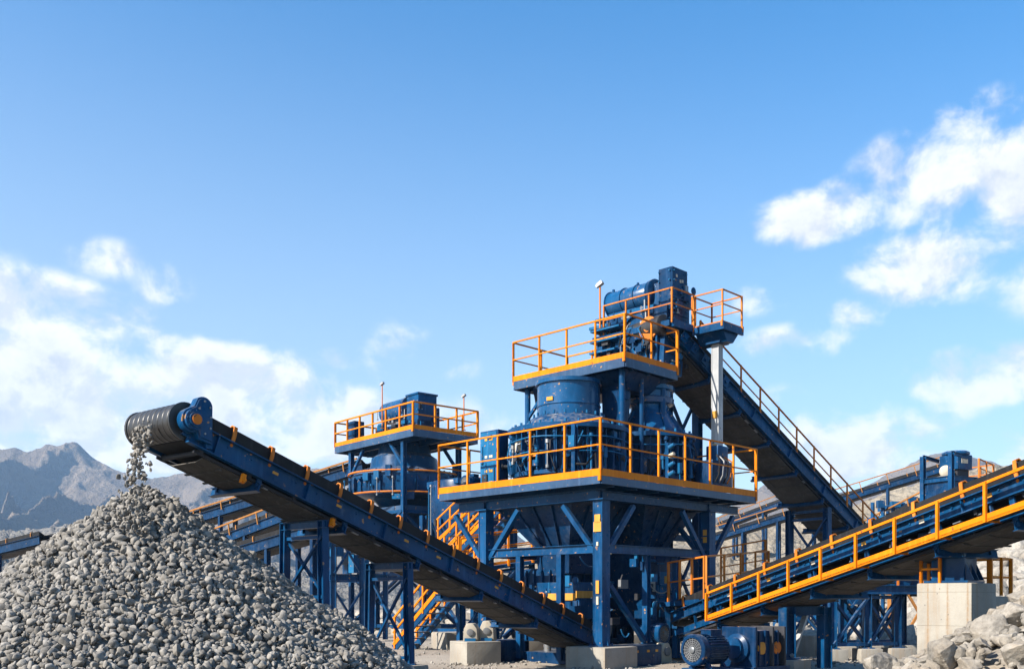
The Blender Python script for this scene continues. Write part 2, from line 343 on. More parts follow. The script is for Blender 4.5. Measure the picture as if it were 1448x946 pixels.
def mountain_mat():
    m, t, b, co = new_mat('mountain_rock'); pos = t.node('ShaderNodeNewGeometry').outputs['Position']
    n1 = t.noise(pos, .006, 8, .65); n2 = t.noise(pos, .03, 8, .7)
    c = t.mix(t.step(n1, .35, .65), (.125, .096, .068), (.26, .205, .152)); c = t.mix(t.m('MULTIPLY', t.step(n2, .5, .68), .6), c, (0.074, 0.070, 0.057))
    t.l.new(c, b.inputs['Base Color']); b.inputs['Roughness'].default_value = 1
    t.l.new(t.bump(t.m('ADD', n1, t.m('MULTIPLY', n2, .7)), 1.0, 45), b.inputs['Normal']); return m
MM = mountain_mat()
def mountains(name, prof, d, wd, amp, seed, nu=420, nv=110, back=1.0):
    p0, p1 = prof[0][0], prof[-1][0]; P = []
    for j in range(nv):
        s = j/(nv-1)
        r = d-wd+s*wd*(1+.45*back)
        k = (r-d)/wd if r < d else (r-d)/(wd*.45)
        for i in range(nu):
            px = p0+(p1-p0)*i/(nu-1); a = (px-CX)/F
            x, y = a*r, r
            H = CAMZ+(HZ-lerp_profile(prof, px))/F*d
            up = max(0, 1-abs(k))
            q = V((x/d*5.2+seed, y/d*5.2, seed*.37))
            wob = V((noise.noise(q*1.7), noise.noise(q*1.7+V((9, 2, 5))), 0))*.26
            rid = min(1.0, noise.ridged_multi_fractal(q+wob, .95, 2.05, 4, 1.0, 2.0)/2.0)
            r2 = min(1.0, noise.ridged_multi_fractal(q*4.1+wob*2, .8, 2.1, 6, 1.0, 2.0)/2.1)
            mid = 4*up*(1-up) if up > .5 else 1.0; mid = min(1, mid*.9+.08)
            h = H*up**.92*(1-amp*.55*mid*(1-rid)**1.1)+H*.17*(r2-.62)*min(1, up*2)*(mid*.8+.2)
            ww = wob*1.1
            s1 = abs(noise.noise(V((x/d*11+ww.x*2.2, y/d*2.6+ww.y, seed+5))))*2.2; s2 = abs(noise.noise(V((x/d*27+ww.x*5, y/d*8+ww.y*3, seed+9))))*2.2
            h -= H*(.50*min(1, s1)+.17*min(1, s2))*mid*min(1, up*1.3)
            P.append(V((x, y, max(-.5, h))))
    return grid_mesh(name, P, nu, nv, MM, kind='structure')
LEFTP = [(-420,681),(-300,641),(-200,653),(-100,631),(-40,619),(20,621),(45,625),(70,618),(90,615),(112,623),(130,633),(150,643),(168,655),(185,663),(215,665),(250,659),(285,653),(310,658),(345,651),(385,663),(430,659),(470,651),(520,663),(580,681),(640,696),(700,726),(760,771)]
mountains('mountain_range', LEFTP, 1500, 900, .72, 3.1, 600, 400, .3)
NEARL = [(-420,745),(-200,735),(-60,748),(40,752),(110,742),(170,746),(260,762),(330,778),(400,800),(470,815),(560,832),(640,846)]
RIGHTP = [(900,782),(960,752),(1020,720),(1060,692),(1080,676),(1105,682),(1140,682),(1180,686),(1215,682),(1250,664),(1290,647),(1320,637),(1345,632),(1370,632),(1400,646),(1440,660),(1500,652),(1560,632),(1680,647),(1900,692)]
mountains('mountain_range', RIGHTP, 1350, 800, .6, 8.4, 480, 300, .3)
def cliff_mat(name, a, b2):
    m, t, b, co = new_mat(name); pos = t.node('ShaderNodeNewGeometry').outputs['Position']
    n1 = t.noise(pos, .06, 8, .66); n2 = t.noise(pos, .55, 8, .72); v = t.voro(pos, .42); v2 = t.voro(pos, 1.3)
    c = t.mix(t.step(n1, .3, .7), a, b2); c = t.mix(t.m('MULTIPLY', t.step(n2, .52, .75), .55), c, tuple(x*.45 for x in a))
    veg = t.m('MULTIPLY', t.step(t.noise(pos, .12, 5, .6), .60, .68), .6)
    c = t.mix(veg, c, (.09, .095, .05))
    t.l.new(c, b.inputs['Base Color']); b.inputs['Roughness'].default_value = 1
    h = t.m('ADD', t.m('MULTIPLY', n2, .8), t.m('ADD', v, t.m('MULTIPLY', v2, .4))); t.l.new(t.bump(h, 1.0, 1.3), b.inputs['Normal']); return m
def hillside(name, prof, d, wd, mat, seed, rough, nu=300, nv=90, step=0.0):
    p0, p1 = prof[0][0], prof[-1][0]; P = []
    for j in range(nv):
        s = j/(nv-1); r = d-wd+s*wd*1.5; k = min(1, (r-d+wd)/wd)
        for i in range(nu):
            px = p0+(p1-p0)*i/(nu-1); x, y = (px-CX)/F*r, r
            H = max(0, CAMZ+(HZ-lerp_profile(prof, px))/F*d)
            kk = k
            if step:   # benches cut into the face
                f = k*step+.35*noise.noise(V((x*.02, y*.02, seed))); fr = f-math.floor(f); kk = max(0, min(1, (math.floor(f)+min(1, fr*2.2)**1.6-.2)/step))
                kk = .35*k+.65*kk
            q = V((x*.13, y*.13, seed))
            c = noise.cell(V((x*.30+noise.noise(q)*1.2, y*.30, 3)))
            h = H*kk+rough*(noise.fractal(q, .8, 2.1, 6)*1.2+c*.5)*min(1, k*5)*(1 if k < 1 else .5)
            P.append(V((x, y, h if k > .02 else -.6)))
    return grid_mesh(name, P, nu, nv, mat, kind='structure')
hillside('foothill', NEARL, 420, 230, cliff_mat('grey_scree', (.125, .115, .10), (.19, .175, .155)), 2.0, 2.2, 300, 70)
QP = [(560,854),(620,844),(680,804),(740,772),(800,756),(900,752),(1000,746),(1060,750),(1110,742),(1180,726),(1240,704),(1290,682),(1320,669),(1360,666),(1420,660),(1500,654),(1640,634),(1900,624)]
hillside('quarry_hillside', QP, 150, 72, cliff_mat('tan_quarry_rock', (.21, .175, .13), (.30, .26, .20)), 5.0, 1.1, 420, 110, 3)

# ================================================================== loose stone
def mound(cx, cy, h, slope, x, y): return h-slope*math.hypot(x-cx, y-cy)
r = random.Random(5)
PX, PY, PH = -6.55, 17.4, 3.72
def pile_slope(a): return .76-.055*math.cos(a)
def pile_h(x, y):
    dx, dy = x-PX, y-PY; R = math.hypot(dx, dy); a = math.atan2(dy, dx)
    sl = pile_slope(a)+.02*noise.noise(V((math.cos(a)*2, math.sin(a)*2, 1)))
    h = PH-.10*math.exp(-R*R*4)-sl*R
    return h+.10*noise.noise(V((x*.9, y*.9, 2)))+.05*noise.noise(V((x*2.3, y*2.3, 7)))
n = 130; g = np.linspace(-8, 8, n); P = [(PX+a, PY+b, max(-.3, pile_h(PX+a, PY+b)-.11)) for b in g for a in g]
fs0 = np.array([[j*n+i, j*n+i+1, (j+1)*n+i+1, (j+1)*n+i] for j in range(n-1) for i in range(n-1)])
fs0 = np.concatenate([fs0[:, [0, 1, 2]], fs0[:, [0, 2, 3]]])
items = []
while len(items) < 17500:
    a = r.uniform(-math.pi*1.12, math.pi*.12); R = 6.6*math.sqrt(r.random())
    x, y = PX+R*math.cos(a), PY+R*math.sin(a); z = pile_h(x, y)
    if z < -.05: continue
    s = .036+.074*r.random()**1.9
    if r.random() < .035: s *= 1.45
    items.append((x, y, z+s*r.uniform(-.35, .6), s))
for i in range(900):                                    # stones that rolled off round the foot
    a = r.uniform(-math.pi, .3); R = r.uniform(5.3, 7.2); x, y = PX+R*math.cos(a), PY+R*math.sin(a)
    s = .03+.05*r.random(); items.append((x, y, max(ground_h(x, y), pile_h(x, y))+s*.3, s))
vs, fs = scatter(items, TEMPS, r)
vs = np.concatenate([np.array(P), vs]); fs = np.concatenate([fs0, fs+n*n])
me = tri_mesh('gravel_pile', vs, fs); me.materials.append(M['gravel'])
link('gravel_pile', me, (0, 0, 0), label='large cone of crushed grey gravel under the conveyor drum', cat='gravel pile', kind='stuff')

# boulders heaped at the right
BX, BY, BH, BS = 9.6, 13.0, 3.15, .62
def heap_h(x, y): return max(ground_h(x, y), max(BH-BS*math.hypot(x-BX, y-BY), 1.0-.35*math.hypot(x-5.9, y-12.6))+.12*noise.noise(V((x, y, 9))))
n2 = 70; gx = np.linspace(-6.5, 7, n2); P = [(BX+a, BY+b, heap_h(BX+a, BY+b)-.12) for b in gx for a in gx]
fb = np.array([[j*n2+i, j*n2+i+1, (j+1)*n2+i+1, (j+1)*n2+i] for j in range(n2-1) for i in range(n2-1)]); fb = np.concatenate([fb[:, [0, 1, 2]], fb[:, [0, 2, 3]]])
items = []
for i in range(5200):
    a = r.uniform(0, 6.283); R = 6.6*math.sqrt(r.random()); x, y = BX-.8+R*math.cos(a), BY+R*math.sin(a)
    s = .028+.17*r.random()**2.8; z = heap_h(x, y)
    items.append((x, y, z+s*.2, s))
vs, fs = scatter(items, TEMPS, r); vs = np.concatenate([np.array(P), vs]); fs = np.concatenate([fb, fs+n2*n2])
me = tri_mesh('rock_rubble', vs, fs); me.materials.append(M['boulder'])
link('rock_rubble', me, (0, 0, 0), label='bed of small pale rock rubble packed between the boulders', cat='rubble', kind='stuff')
BMESH = []
for i, (tv, tf) in enumerate(BIG):
    mm = tri_mesh('boulder', tv, tf); bm = bmesh.new(); bm.from_mesh(mm)
    bmesh.ops.subdivide_edges(bm, edges=bm.edges, cuts=2, use_grid_fill=True)
    for v in bm.verts:
        c = v.co.copy(); v.co += c.normalized()*(.04*noise.fractal(c*2.6+V((i*7, 0, 0)), .9, 2.2, 4))
    bm.to_mesh(mm); bm.free(); mm.materials.append(M['boulder']); mm.shade_smooth(); mm.set_sharp_from_angle(angle=math.radians(24)); BMESH.append(mm)
def boulder(px, py, d0, rad, k, lab, group='broken boulders heaped at the right', rot=None):
    for i in range(400):                                  # slide along the sight line until the stone rests on the heap
        d = 9+i*.025; c = W(px, py, d)
        if c.z < heap_h(c.x, c.y)+.28*rad: break
    else: d = d0; c = G(px, d, 0); c.z = heap_h(c.x, c.y)+.3*rad
    rad *= d/13.0*.76
    o = link('boulder', BMESH[k % len(BMESH)], c, None, lab, 'boulder', group)
    o.scale = (rad*rnd.uniform(.95, 1.1), rad*rnd.uniform(.9, 1.05), rad*rnd.uniform(.85, 1)); o.rotation_euler = rot or (rnd.uniform(-.5, .5), rnd.uniform(-.5, .5), rnd.uniform(0, 6.28)); return o
NAMED = [(1246,940,13.2,.44,0,'rounded pale boulder at the foot of the heap, nearest the trestle footings'), (1294,907,14.6,.27,1,'pale boulder leaning against the lower front of the concrete block'),
 (1330,924,13.2,.42,2,'broad flat-faced boulder directly in front of the concrete block'), (1404,890,12.6,.45,3,'large pitted boulder in the middle of the heap, right of the block'),
 (1432,868,13.2,.42,4,'big angular boulder with a flat sloping top at the frame edge'), (1389,883,14.6,.30,5,'pale boulder against the shaded side of the concrete block'),
 (1440,842,14.6,.34,6,'topmost pale boulder of the heap by the frame edge'), (1412,872,14.2,.22,7,'squat boulder wedged behind the large pitted boulder'),
 (1366,918,14.0,.17,8,'small pale block lying right of the broad flat-faced boulder'), (1438,925,12.2,.38,9,'boulder in the bottom corner of the picture, lowest of the heap'),
 (1372,940,12.4,.28,1,'boulder at the bottom edge below the large pitted boulder'), (1270,925,13.6,.16,5,'small boulder between the rounded one and the broad flat-faced one')]
for a in NAMED: boulder(*a)
for i in range(125):
    for _ in range(30):
        px, d = r.uniform(1230, 1470), r.uniform(10.2, 15.5); p = G(px, d); h = heap_h(p.x, p.y)
        if h > .25: break
    s = r.uniform(.08, .21)
    o = boulder(px, HZ-(h+s*.28-CAMZ)/d*F, d, s, i, 'small pale broken rock lying among the big boulders of the heap')
# grey rubble bank behind the block, and broken rock at the foot of the hillside
items = []
for i in range(2600):
    px, d = r.uniform(1290, 1640), r.uniform(40, 60); k = (d-40)/20
    top = lerp_profile([(1290, 852), (1340, 815), (1385, 775), (1430, 742), (1500, 715), (1640, 690)], px)
    z = max(0, CAMZ+(HZ-top)/F*60)*k*1.02; s = .18+.75*r.random()**2.4
    x = (px-CX)/F*d; items.append((x, d, z+s*.1, s))
vs, fs = scatter(items, BIG, r)
nb = 60; P = []
for j in range(nb):
    for i in range(nb):
        px, d = 1280+370*i/(nb-1), 39.5+24*j/(nb-1); k = min(1.02, max(0, (d-40)/20)); top = lerp_profile([(1290, 852), (1340, 815), (1385, 775), (1430, 742), (1500, 715), (1640, 690)], px)
        P.append(((px-CX)/F*d, d, max(-.05, max(0, CAMZ+(HZ-top)/F*60)*k-.2)))
fb = np.array([[j*nb+i, j*nb+i+1, (j+1)*nb+i+1, (j+1)*nb+i] for j in range(nb-1) for i in range(nb-1)]); fb = np.concatenate([fb[:, [0, 1, 2]], fb[:, [0, 2, 3]]])
vs = np.concatenate([np.array(P), vs]); fs = np.concatenate([fb, fs+nb*nb])
me = tri_mesh('rubble_bank', vs, fs); me.materials.append(M['rubble']); link('rubble_bank', me, (0, 0, 0), label='bank of grey broken rock behind the concrete block', cat='rubble', kind='stuff')
items = []
for i in range(3600):
    px, d = r.uniform(330, 1330), 34+46*r.random()**1.0
    if px < 640 and d < 48: continue
    if 640 <= px < 980 and d < 40: continue
    s = .12+.75*r.random()**3.2
    k = max(0, d-58)/30; x = (px-CX)/F*d; z = k*2.2*max(0, min(1, (px-500)/300))
    items.append((x, d, z+s*.15, s))
vs, fs = scatter(items, BIG, r)
me = tri_mesh('scattered_rubble', vs, fs); me.materials.append(M['rubble']); link('scattered_rubble', me, (0, 0, 0), label='pale broken rock strewn over the ground behind the plant', cat='rubble', kind='stuff')
items = []
for i in range(2600):
    px, d = r.uniform(480, 1330), 14+26*r.random()**1.3; x = (px-CX)/F*d
    s = .012+.07*r.random()**4; items.append((x, d, ground_h(x, d)+s*.2, s))
for px, d, k in ((672, 25.4, .8), (853, 23.9, .9), (1108, 21.3, .7), (575, 19.9, .6), (1005, 19.9, 1.4), (720, 26.2, .7), (1177, 26.4, .6), (1226, 26.8, .6), (1268, 27.2, .6), (640, 33.5, 1.2), (780, 27, 1.5), (900, 26, 1.5), (600, 24, 2.0)):
    for i in range(130):
        a = r.uniform(0, 6.283); R = k*(.55+abs(r.gauss(0, .35))); x, y = (px-CX)/F*d+R*math.cos(a), d+R*math.sin(a); s = .012+.06*r.random()**3; items.append((x, y, ground_h(x, y)+s*.2, s))
vs, fs = scatter(items, TEMPS, r)
me = tri_mesh('ground_gravel', vs, fs); me.materials.append(M['rubble']); link('ground_gravel', me, (0, 0, 0), label='small loose stones scattered over the dirt yard', cat='gravel', kind='stuff')
# ================================================================== building blocks of the plant
def guard_rail(root, pts, h=1.1, step=1.2, t=.05, kick=.18, mid=1, mat='orange', posts=True, z0=0.0, foot=.1, skip=()):
    """a run of handrail along the points: each straight side is a part, each of its posts a sub-part"""
    pts = [V(p) for p in pts]; done = set()
    for k, (p, q) in enumerate(zip(pts, pts[1:])):
        if k in skip: continue
        m = MB(); L = (q-p).length; nseg = max(1, round(L/step))
        m.bar(p+Z*(z0+h), q+Z*(z0+h), t, t)
        for j in range(mid): hh = h*(j+1)/(mid+1)+(.06 if kick else 0); m.bar(p+Z*(z0+hh), q+Z*(z0+hh), t*.8, t*.8)
        for c in (p, q): m.bar(c+Z*z0, c+Z*(z0+h), t*.8, t*.8, up=q-p)
        if kick: m.bar(p+Z*(z0+kick/2), q+Z*(z0+kick/2), .014, kick)
        loc = (p+q)/2+Z*z0
        pb = []
        for i in range(nseg+1):
            c = p.lerp(q, i/nseg); key = tuple(round(x, 2) for x in c)
            if key in done: continue
            done.add(key); pb.append(c)
        if not posts:
            for c in pb: m.bar(c+Z*(z0-foot), c+Z*(z0+h), t, t, up=q-p)
        rail = m.build('guard_rail', M[mat], root, loc=loc)
        if posts and pb:
            d = (q-p).normalized(); n = V((d.y, -d.x, 0)).normalized()*(t*.55)
            src = None
            for c in pb:
                if src is None:
                    mm = MB(); mm.bar(c+n+Z*(z0-foot), c+n+Z*(z0+h+t*.3), t*1.15, t*1.15, up=d)
                    if kick: mm.bar(c+n*1.8+Z*(z0-foot), c+n*1.8+Z*(z0+kick*.9), t*1.7, .02+t, up=d)
                    src = mm.build('post', M[mat], rail, loc=c+Z*z0)
                else: part_copy(src, rail, c+Z*z0)

def x_brace(root, a0, a1, b0, b1, w=.07, mat='blue', horiz=True, name='brace'):
    """cross bracing between two uprights a (a0 low, a1 high) and b"""
    a0, a1, b0, b1 = map(V, (a0, a1, b0, b1)); n = (b0-a0).cross(a1-a0).normalized()*(w*.6)
    MB().bar(a0+n, b1+n, w, w*.8).build(name, M[mat], root); MB().bar(b0-n, a1-n, w, w*.8).build(name, M[mat], root)
    if horiz:
        for p, q in ((a0, b0), (a1, b1)): MB().bar(p, q, w*1.1, w*1.1).build('cross_tie', M[mat], root)

def steel_column(root, base, top, w, mat='blue', plate=True, name='column'):
    m = MB(); base, top = V(base), V(top)
    m.bar(base, top, w, w, up=V((R2, R2, 0)))
    x = V((R2, R2, 0)); y = V((-R2, R2, 0))
    for s in (-1, 1):                                        # flange lips standing proud of the web
        m.obox((base+top)/2+y*s*(w*.5), (x, y, Z), (w*.56, .012, (top.z-base.z)/2))
    if plate:
        m.obox(base+Z*.012, (x, y, Z), (w*.85, w*.85, .014)); m.obox(top-Z*.012, (x, y, Z), (w*.8, w*.8, .014))
        for i in (-1, 1):
            for j in (-1, 1): m.tube(base+x*i*w*.68+y*j*w*.68+Z*.02, base+x*i*w*.68+y*j*w*.68+Z*.075, .022, 6)
            m.prism([base+y*i*w*.5+Z*.03, base+y*i*w*.82+Z*.03, base+y*i*w*.5+Z*.3], x*.016)
    return m.build(name, M[mat], root)

def footing(px, d, w, h, lab, dw=None, ang=0.0, mat='concrete', g='concrete footings under the steelwork', z0=-.1):
    c = G(px, d); x = V((math.cos(ang), math.sin(ang), 0)); y = V((-math.sin(ang), math.cos(ang), 0))
    return MB().obox(c+Z*((h+z0)/2), (x, y, Z), (w/2, (dw or w)/2, (h-z0)/2)).build('concrete_footing', M[mat], None, lab, 'footing', g, bevel=.025)
def footing_at(p, w, h, lab, ang=math.pi/4, g='concrete footings under the steelwork'): return footing(CX+p.x/p.y*F, p.y, w, h, lab, None, ang, g=g)

def conveyor(name, label, cat, A, B, w=1.2, bh=.34, skirt=.2, pitch=1.0, pan_drop=.0, beam_mat='blue', brackets=True, bracket_mat='rust_orange', pan_len=2.2, cross=True, drum_r=.36,
             rail=None, group=None, simple=False, drum_hw=None, rollers=True, tail=True, drum_b=None, pan_mat='pan'):
    """A and B: centres of the belt line at the tail and at the head. Returns root and frame vectors"""
    A, B = V(A), V(B); tt = (B-A).normalized(); s = tt.cross(Z).normalized()
    if s.y > 0: s = -s                                        # s points to the near side
    n = s.cross(tt).normalized()
    if n.z < 0: n = -n
    L = (B-A).length; hw = w/2
    P = lambda l, a, b: A+tt*l+s*a+n*b
    root = thing(name, label, cat, V((A.x, A.y, 0)) if A.z > .3 else A, group)
    for sg in (1, -1):                                        # side beams: channels
        m = MB(); m.obox(P(L/2, sg*(hw+.03), -bh/2), (tt, s, n), (L/2, .012, bh/2))
        for b in (-.012, -bh+.012): m.obox(P(L/2, sg*(hw+.075), b), (tt, s, n), (L/2, .055, .011))
        if not simple:
            k = 0
            while k < L/1.0: m.obox(P(.5+k*1.0, sg*(hw+.07), -bh/2), (tt, s, n), (.012, .045, bh/2-.012)) if k % 2 else None; k += 1
            for k in range(int(L/.5)): m.tube(P(.25+k*.5, sg*(hw+.04), -bh*.3), P(.25+k*.5, sg*(hw+.062), -bh*.3), .022, 6)
        m.build('side_beam', M[beam_mat], root)
    # belt: troughed carrying run with raised edges, return run below
    m = MB(); pr = [(-hw+.02, skirt), (-hw*.93, skirt-.01), (-hw*.5, .04), (hw*.5, .04), (hw*.93, skirt-.01), (hw-.02, skirt)]
    pr2 = [(a, b-.03) for a, b in reversed(pr)]
    m.prism([P(0, a, b) for a, b in pr+pr2], tt*L)
    m.obox(P(L/2, 0, -bh+.05), (tt, s, n), (L/2, hw*.92, .01))
    if skirt > .12:
        for sg in (1, -1): m.obox(P(L/2, sg*(hw-.012), skirt*.5+.02), (tt, s, n), (L/2-.05, .008, skirt*.5+.02))
    m.build('belt', M['rubber'], root)
    if drum_r:
        for l, b, nm in ((L+.06, -drum_r+.06 if drum_b is None else drum_b, 'head_drum'),)+(((-.05, -drum_r*.8+.05, 'tail_drum'),) if tail else ()):
            rr = drum_r if nm == 'head_drum' else drum_r*.8
            dh = drum_hw if drum_hw and nm == 'head_drum' else hw; MB().lathe([(rr*.9, -dh*.96), (rr, -dh*.93), (rr, dh*.93), (rr*.9, dh*.96)], P(l, hw-dh, b), s, 28).build(nm, M['drum'], root)
    if not simple and rollers:
        m = MB(); k = .7
        while k < L-.3:
            m.tube(P(k, -hw-.02, -bh-.03), P(k, hw+.02, -bh-.03), .05, 8)
            for sg in (1, -1): m.obox(P(k, sg*(hw+.02), -bh-.02), (tt, s, n), (.035, .02, .06))
            k += 1.0
        m.build('return_rollers', M['dark'], root); m = MB(); k = .45
        while k < L-.4:
            for sg in (1, -1):
                if rnd.random() < .55: m.obox(P(k+rnd.uniform(-.1, .1), sg*(hw-.02), -bh-.085), (tt, s, n), (rnd.uniform(.03, .09), .03, .012))
            k += .55
        m.build('sky_gap_ticks', M['steel'], root)  # pale ticks added to mimic bright sky showing through the frame gaps
    if brackets:
        k = .55; src = None
        while k < L-.5:
            if src is None:
                m = MB()
                for sg in ((1, -1) if not simple else (1,)):
                    c0 = [(hw+.045, -.02), (hw+.055, skirt*.55), (hw+.03, skirt+.07), (hw-.05, skirt+.10), (hw-.13, skirt+.04)]
                    for (a, b), (c, d) in zip(c0, c0[1:]): m.bar(P(k, sg*a, b), P(k, sg*c, d), .022, .07, up=tt)
                if not simple: m.tube(P(k, -hw-.05, -.05), P(k, hw+.05, -.05), .03, 8)
                src = m.build('idler_bracket', M[bracket_mat], root); k0 = k; c_0 = WL[src.name]
            else: part_copy(src, root, c_0+tt*(k-k0))
            k += pitch
    if pan_len:
        k = .25; i = 0
        while k < L-.6:
            l2 = min(pan_len, L-.35-k); m = MB(); b = -bh-.10-pan_drop
            m.prism([P(k+.06, -hw*.97, b), P(k+.06, -hw*.6, b-.05), P(k+.06, hw*.6, b-.05), P(k+.06, hw*.92, b), P(k+.06, hw*.92, b+.02), P(k+.06, hw*.6, b-.03), P(k+.06, -hw*.6, b-.03), P(k+.06, -hw*.97, b+.02)], tt*(l2-.12))
            for kk in (.3, .62):
                if not simple: m.obox(P(k+l2*kk, 0, b-.055), (tt, s, n), (.02, hw*.62, .012)); m.obox(P(k+l2*kk, -hw*.78, b-.035), (tt, s, n), (.02, hw*.19, .012)); m.obox(P(k+l2*kk, hw*.76, b-.035), (tt, s, n), (.02, hw*.18, .012))
            if not simple:
                for kk in (-.55, .55): m.obox(P(k+l2/2, hw*kk, b-.05), (tt, s, n), (l2/2-.06, .015, .01))
            m.build('under_panel', M[pan_mat], root)
            if cross and k+l2 < L-.6:
                c = MB(); c.beam(P(k+l2, -hw-.22, b-.05), P(k+l2, hw+.10, b-.05), .10, .16, up=n)
                for sg in (1, -1): c.obox(P(k+l2, sg*(hw+.03), (b-bh)/2), (tt, s, n), (.05, .02, abs(b+bh)/2+.06))
                c.build('cross_beam', M[beam_mat], root)
            k += l2; i += 1
        m = MB()
        for sg in (1, -1): m.bar(P(.1, sg*(hw+.0), -bh-.06-pan_drop), P(L-.2, sg*(hw+.0), -bh-.06-pan_drop), .035, .05, up=n)
        m.build('lower_chord', M['dark'], root)
    if rail:
        for sg in rail.get('sides', (1,)):
            off, b0, h, l0, l1, kick, step, t = rail['off'], rail['base'], rail['h'], rail['l0'], rail['l1'], rail['kick'], rail['step'], rail.get('t', .055)
            l1 = L+l1; m = MB(); mat = M[rail.get('mat', 'orange')]
            base = P(0, sg*(hw+off), b0); Q = lambda l, z: base+tt*l+Z*z
            m.bar(Q(l0, h), Q(l1, h), t, t)
            if rail.get('mid'): m.bar(Q(l0, h*.5), Q(l1, h*.5), t*.7, t*.7)
            if kick: m.bar(Q(l0, kick/2-.02), Q(l1, kick/2-.02), .02, kick)
            for l in (l0, l1): m.bar(Q(l, 0), Q(l, h), t*.8, t*.8, up=tt)
            gr = m.build('guard_rail', mat, root); ns = max(1, round((l1-l0)/step)); src = None
            for i in range(ns+1):
                l = l0+(l1-l0)*i/ns
                if src is None:
                    mm = MB(); mm.bar(Q(l, -.03)+s*sg*t*.6, Q(l, h+.01)+s*sg*t*.6, t, t*1.1, up=tt); mm.bar(Q(l, 0), P(l, sg*hw, b0), .05, .06); src = mm.build('post', mat, gr); p0 = WL[src.name]; l_ = l
                else: part_copy(src, gr, p0+tt*(l-l_))
            if rail.get('walk'):
                m = MB(); m.obox(P((l0+l1)/2, sg*(hw+off*.55+.04), b0+.01), (tt, s, n), ((l1-l0)/2, off*.45-.03, .015)); m.build('walkway', M['dark'], root)
    return root, P, tt, s, n, L

def trestle(root, P, l, hw, b, z0=(0, 0), w=.2, splay=0.0, mat='blue', br=2, horiz=True, skew=0.0):
    """two legs under a conveyor at length l, with cross bracing between near and far leg"""
    tops = [P(l, sg*hw, b) for sg in (1, -1)]; s = (tops[0]-tops[1]); s.z = 0; s.normalize()
    bots = [V((t.x+s.x*sg*splay, t.y+s.y*sg*splay, z)) for t, sg, z in zip(tops, (1, -1), z0)]
    for t, q in zip(tops, bots):
        m = MB(); m.beam(q, t, w, w, up=s); m.obox(q+Z*.015, ((1, 0, 0), (0, 1, 0), Z), (w*.8, w*.8, .015)); m.build('leg', M[mat], root)
    c = MB(); c.beam(tops[1]-s*.1-Z*.06, tops[0]+s*.1-Z*.06, .12, .14); c.build('cross_head', M[mat], root)
    hi = min(t.z for t in tops)-.25
    for k in range(br):
        a0, a1 = [q.z+(hi-q.z)*(k+.08)/br for q in bots], [q.z+(hi-q.z)*(k+.96)/br for q in bots]
        pt = lambda i, z: bots[i].lerp(tops[i], (z-bots[i].z)/(tops[i].z-bots[i].z))
        x_brace(root, pt(0, a0[0]), pt(0, a1[0]), pt(1, a0[1]), pt(1, a1[1]), w*.38, mat, horiz)
    return bots

def motor(name, label, c, axis, r, l, mat='blue', up=Z, cat='electric motor', fan=True, parent=None, group=None):
    """finned electric motor: c is the middle of the body, axis points at the fan end"""
    c = V(c); a = V(axis).normalized(); x = a.cross(up).normalized(); u = x.cross(a)
    root = parent if parent is not None else thing(name, label, cat, c-Z*r*1.25, group)
    m = MB(); m.lathe([(r*.86, -l/2), (r*.98, -l/2+.03), (r*.9, -l/2+.05), (r*.9, l/2-.05), (r*.98, l/2-.03), (r*.95, l/2)], c, a, 36)
    for j in range(30):
        k = 2*math.pi*j/30; d = x*math.cos(k)+u*math.sin(k); m.obox(c+d*r*.95, (a, d, a.cross(d)), (l/2-.07, r*.075, r*.018))
    m.build('motor_body', M['gloss' if mat == 'blue' else mat], root)
    m = MB(); m.lathe([(r*.97, 0), (r*1.06, .02), (r*1.06, r*.55), (r*.98, r*.62), (r*.80, r*.63), (r*.80, r*.5)], c+a*l/2, a, 36); m.build('fan_cowl', M[mat], root)
    if fan:
        MB().lathe([(r*.82, 0), (r*.82, .01)], c+a*(l/2+r*.52), a, 30).build('fan_recess', M['dark'], root)
        f = c+a*(l/2+r*.57); m = MB()
        for q in (.32, .45, .58, .71): m.pipe([f+(x*math.cos(k)+u*math.sin(k))*r*q for k in [2*math.pi*i/30 for i in range(31)]], .007, 5)
        for j in range(20):
            k = 2*math.pi*j/20; d = x*math.cos(k)+u*math.sin(k); m.bar(f+d*r*.22, f+d*r*.8, .012, .01, up=a)
        m.build('fan_grille', M['steel'], root); MB().lathe([(r*.22, 0), (r*.22, .03), (r*.17, .04)], f, a, 20).build('fan_hub', M['steel'], root)
    m = MB(); m.obox(c+u*r*1.08-a*l*.08, (a, x, u), (l*.24, r*.42, r*.2)); m.obox(c+u*r*1.30-a*l*.08, (a, x, u), (l*.26, r*.46, r*.03)); m.build('terminal_box', M[mat], root)
    m = MB()
    for i in (-1, 1):
        for j in (-1, 1): m.prism([c+x*j*r*.55+a*i*l*.33-u*r*.7, c+x*j*r*.95+a*i*l*.33-u*r*1.22, c+x*j*r*.45+a*i*l*.33-u*r*1.22], a*.06)
        m.obox(c+x*i*r*.8-u*r*1.2, (a, x, u), (l*.42, r*.2, .02))
    m.build('motor_foot', M[mat], root)
    MB().tube(c-a*l/2, c-a*(l/2+r*.5), r*.16, 14).build('shaft', M['steel'], root)
    return root

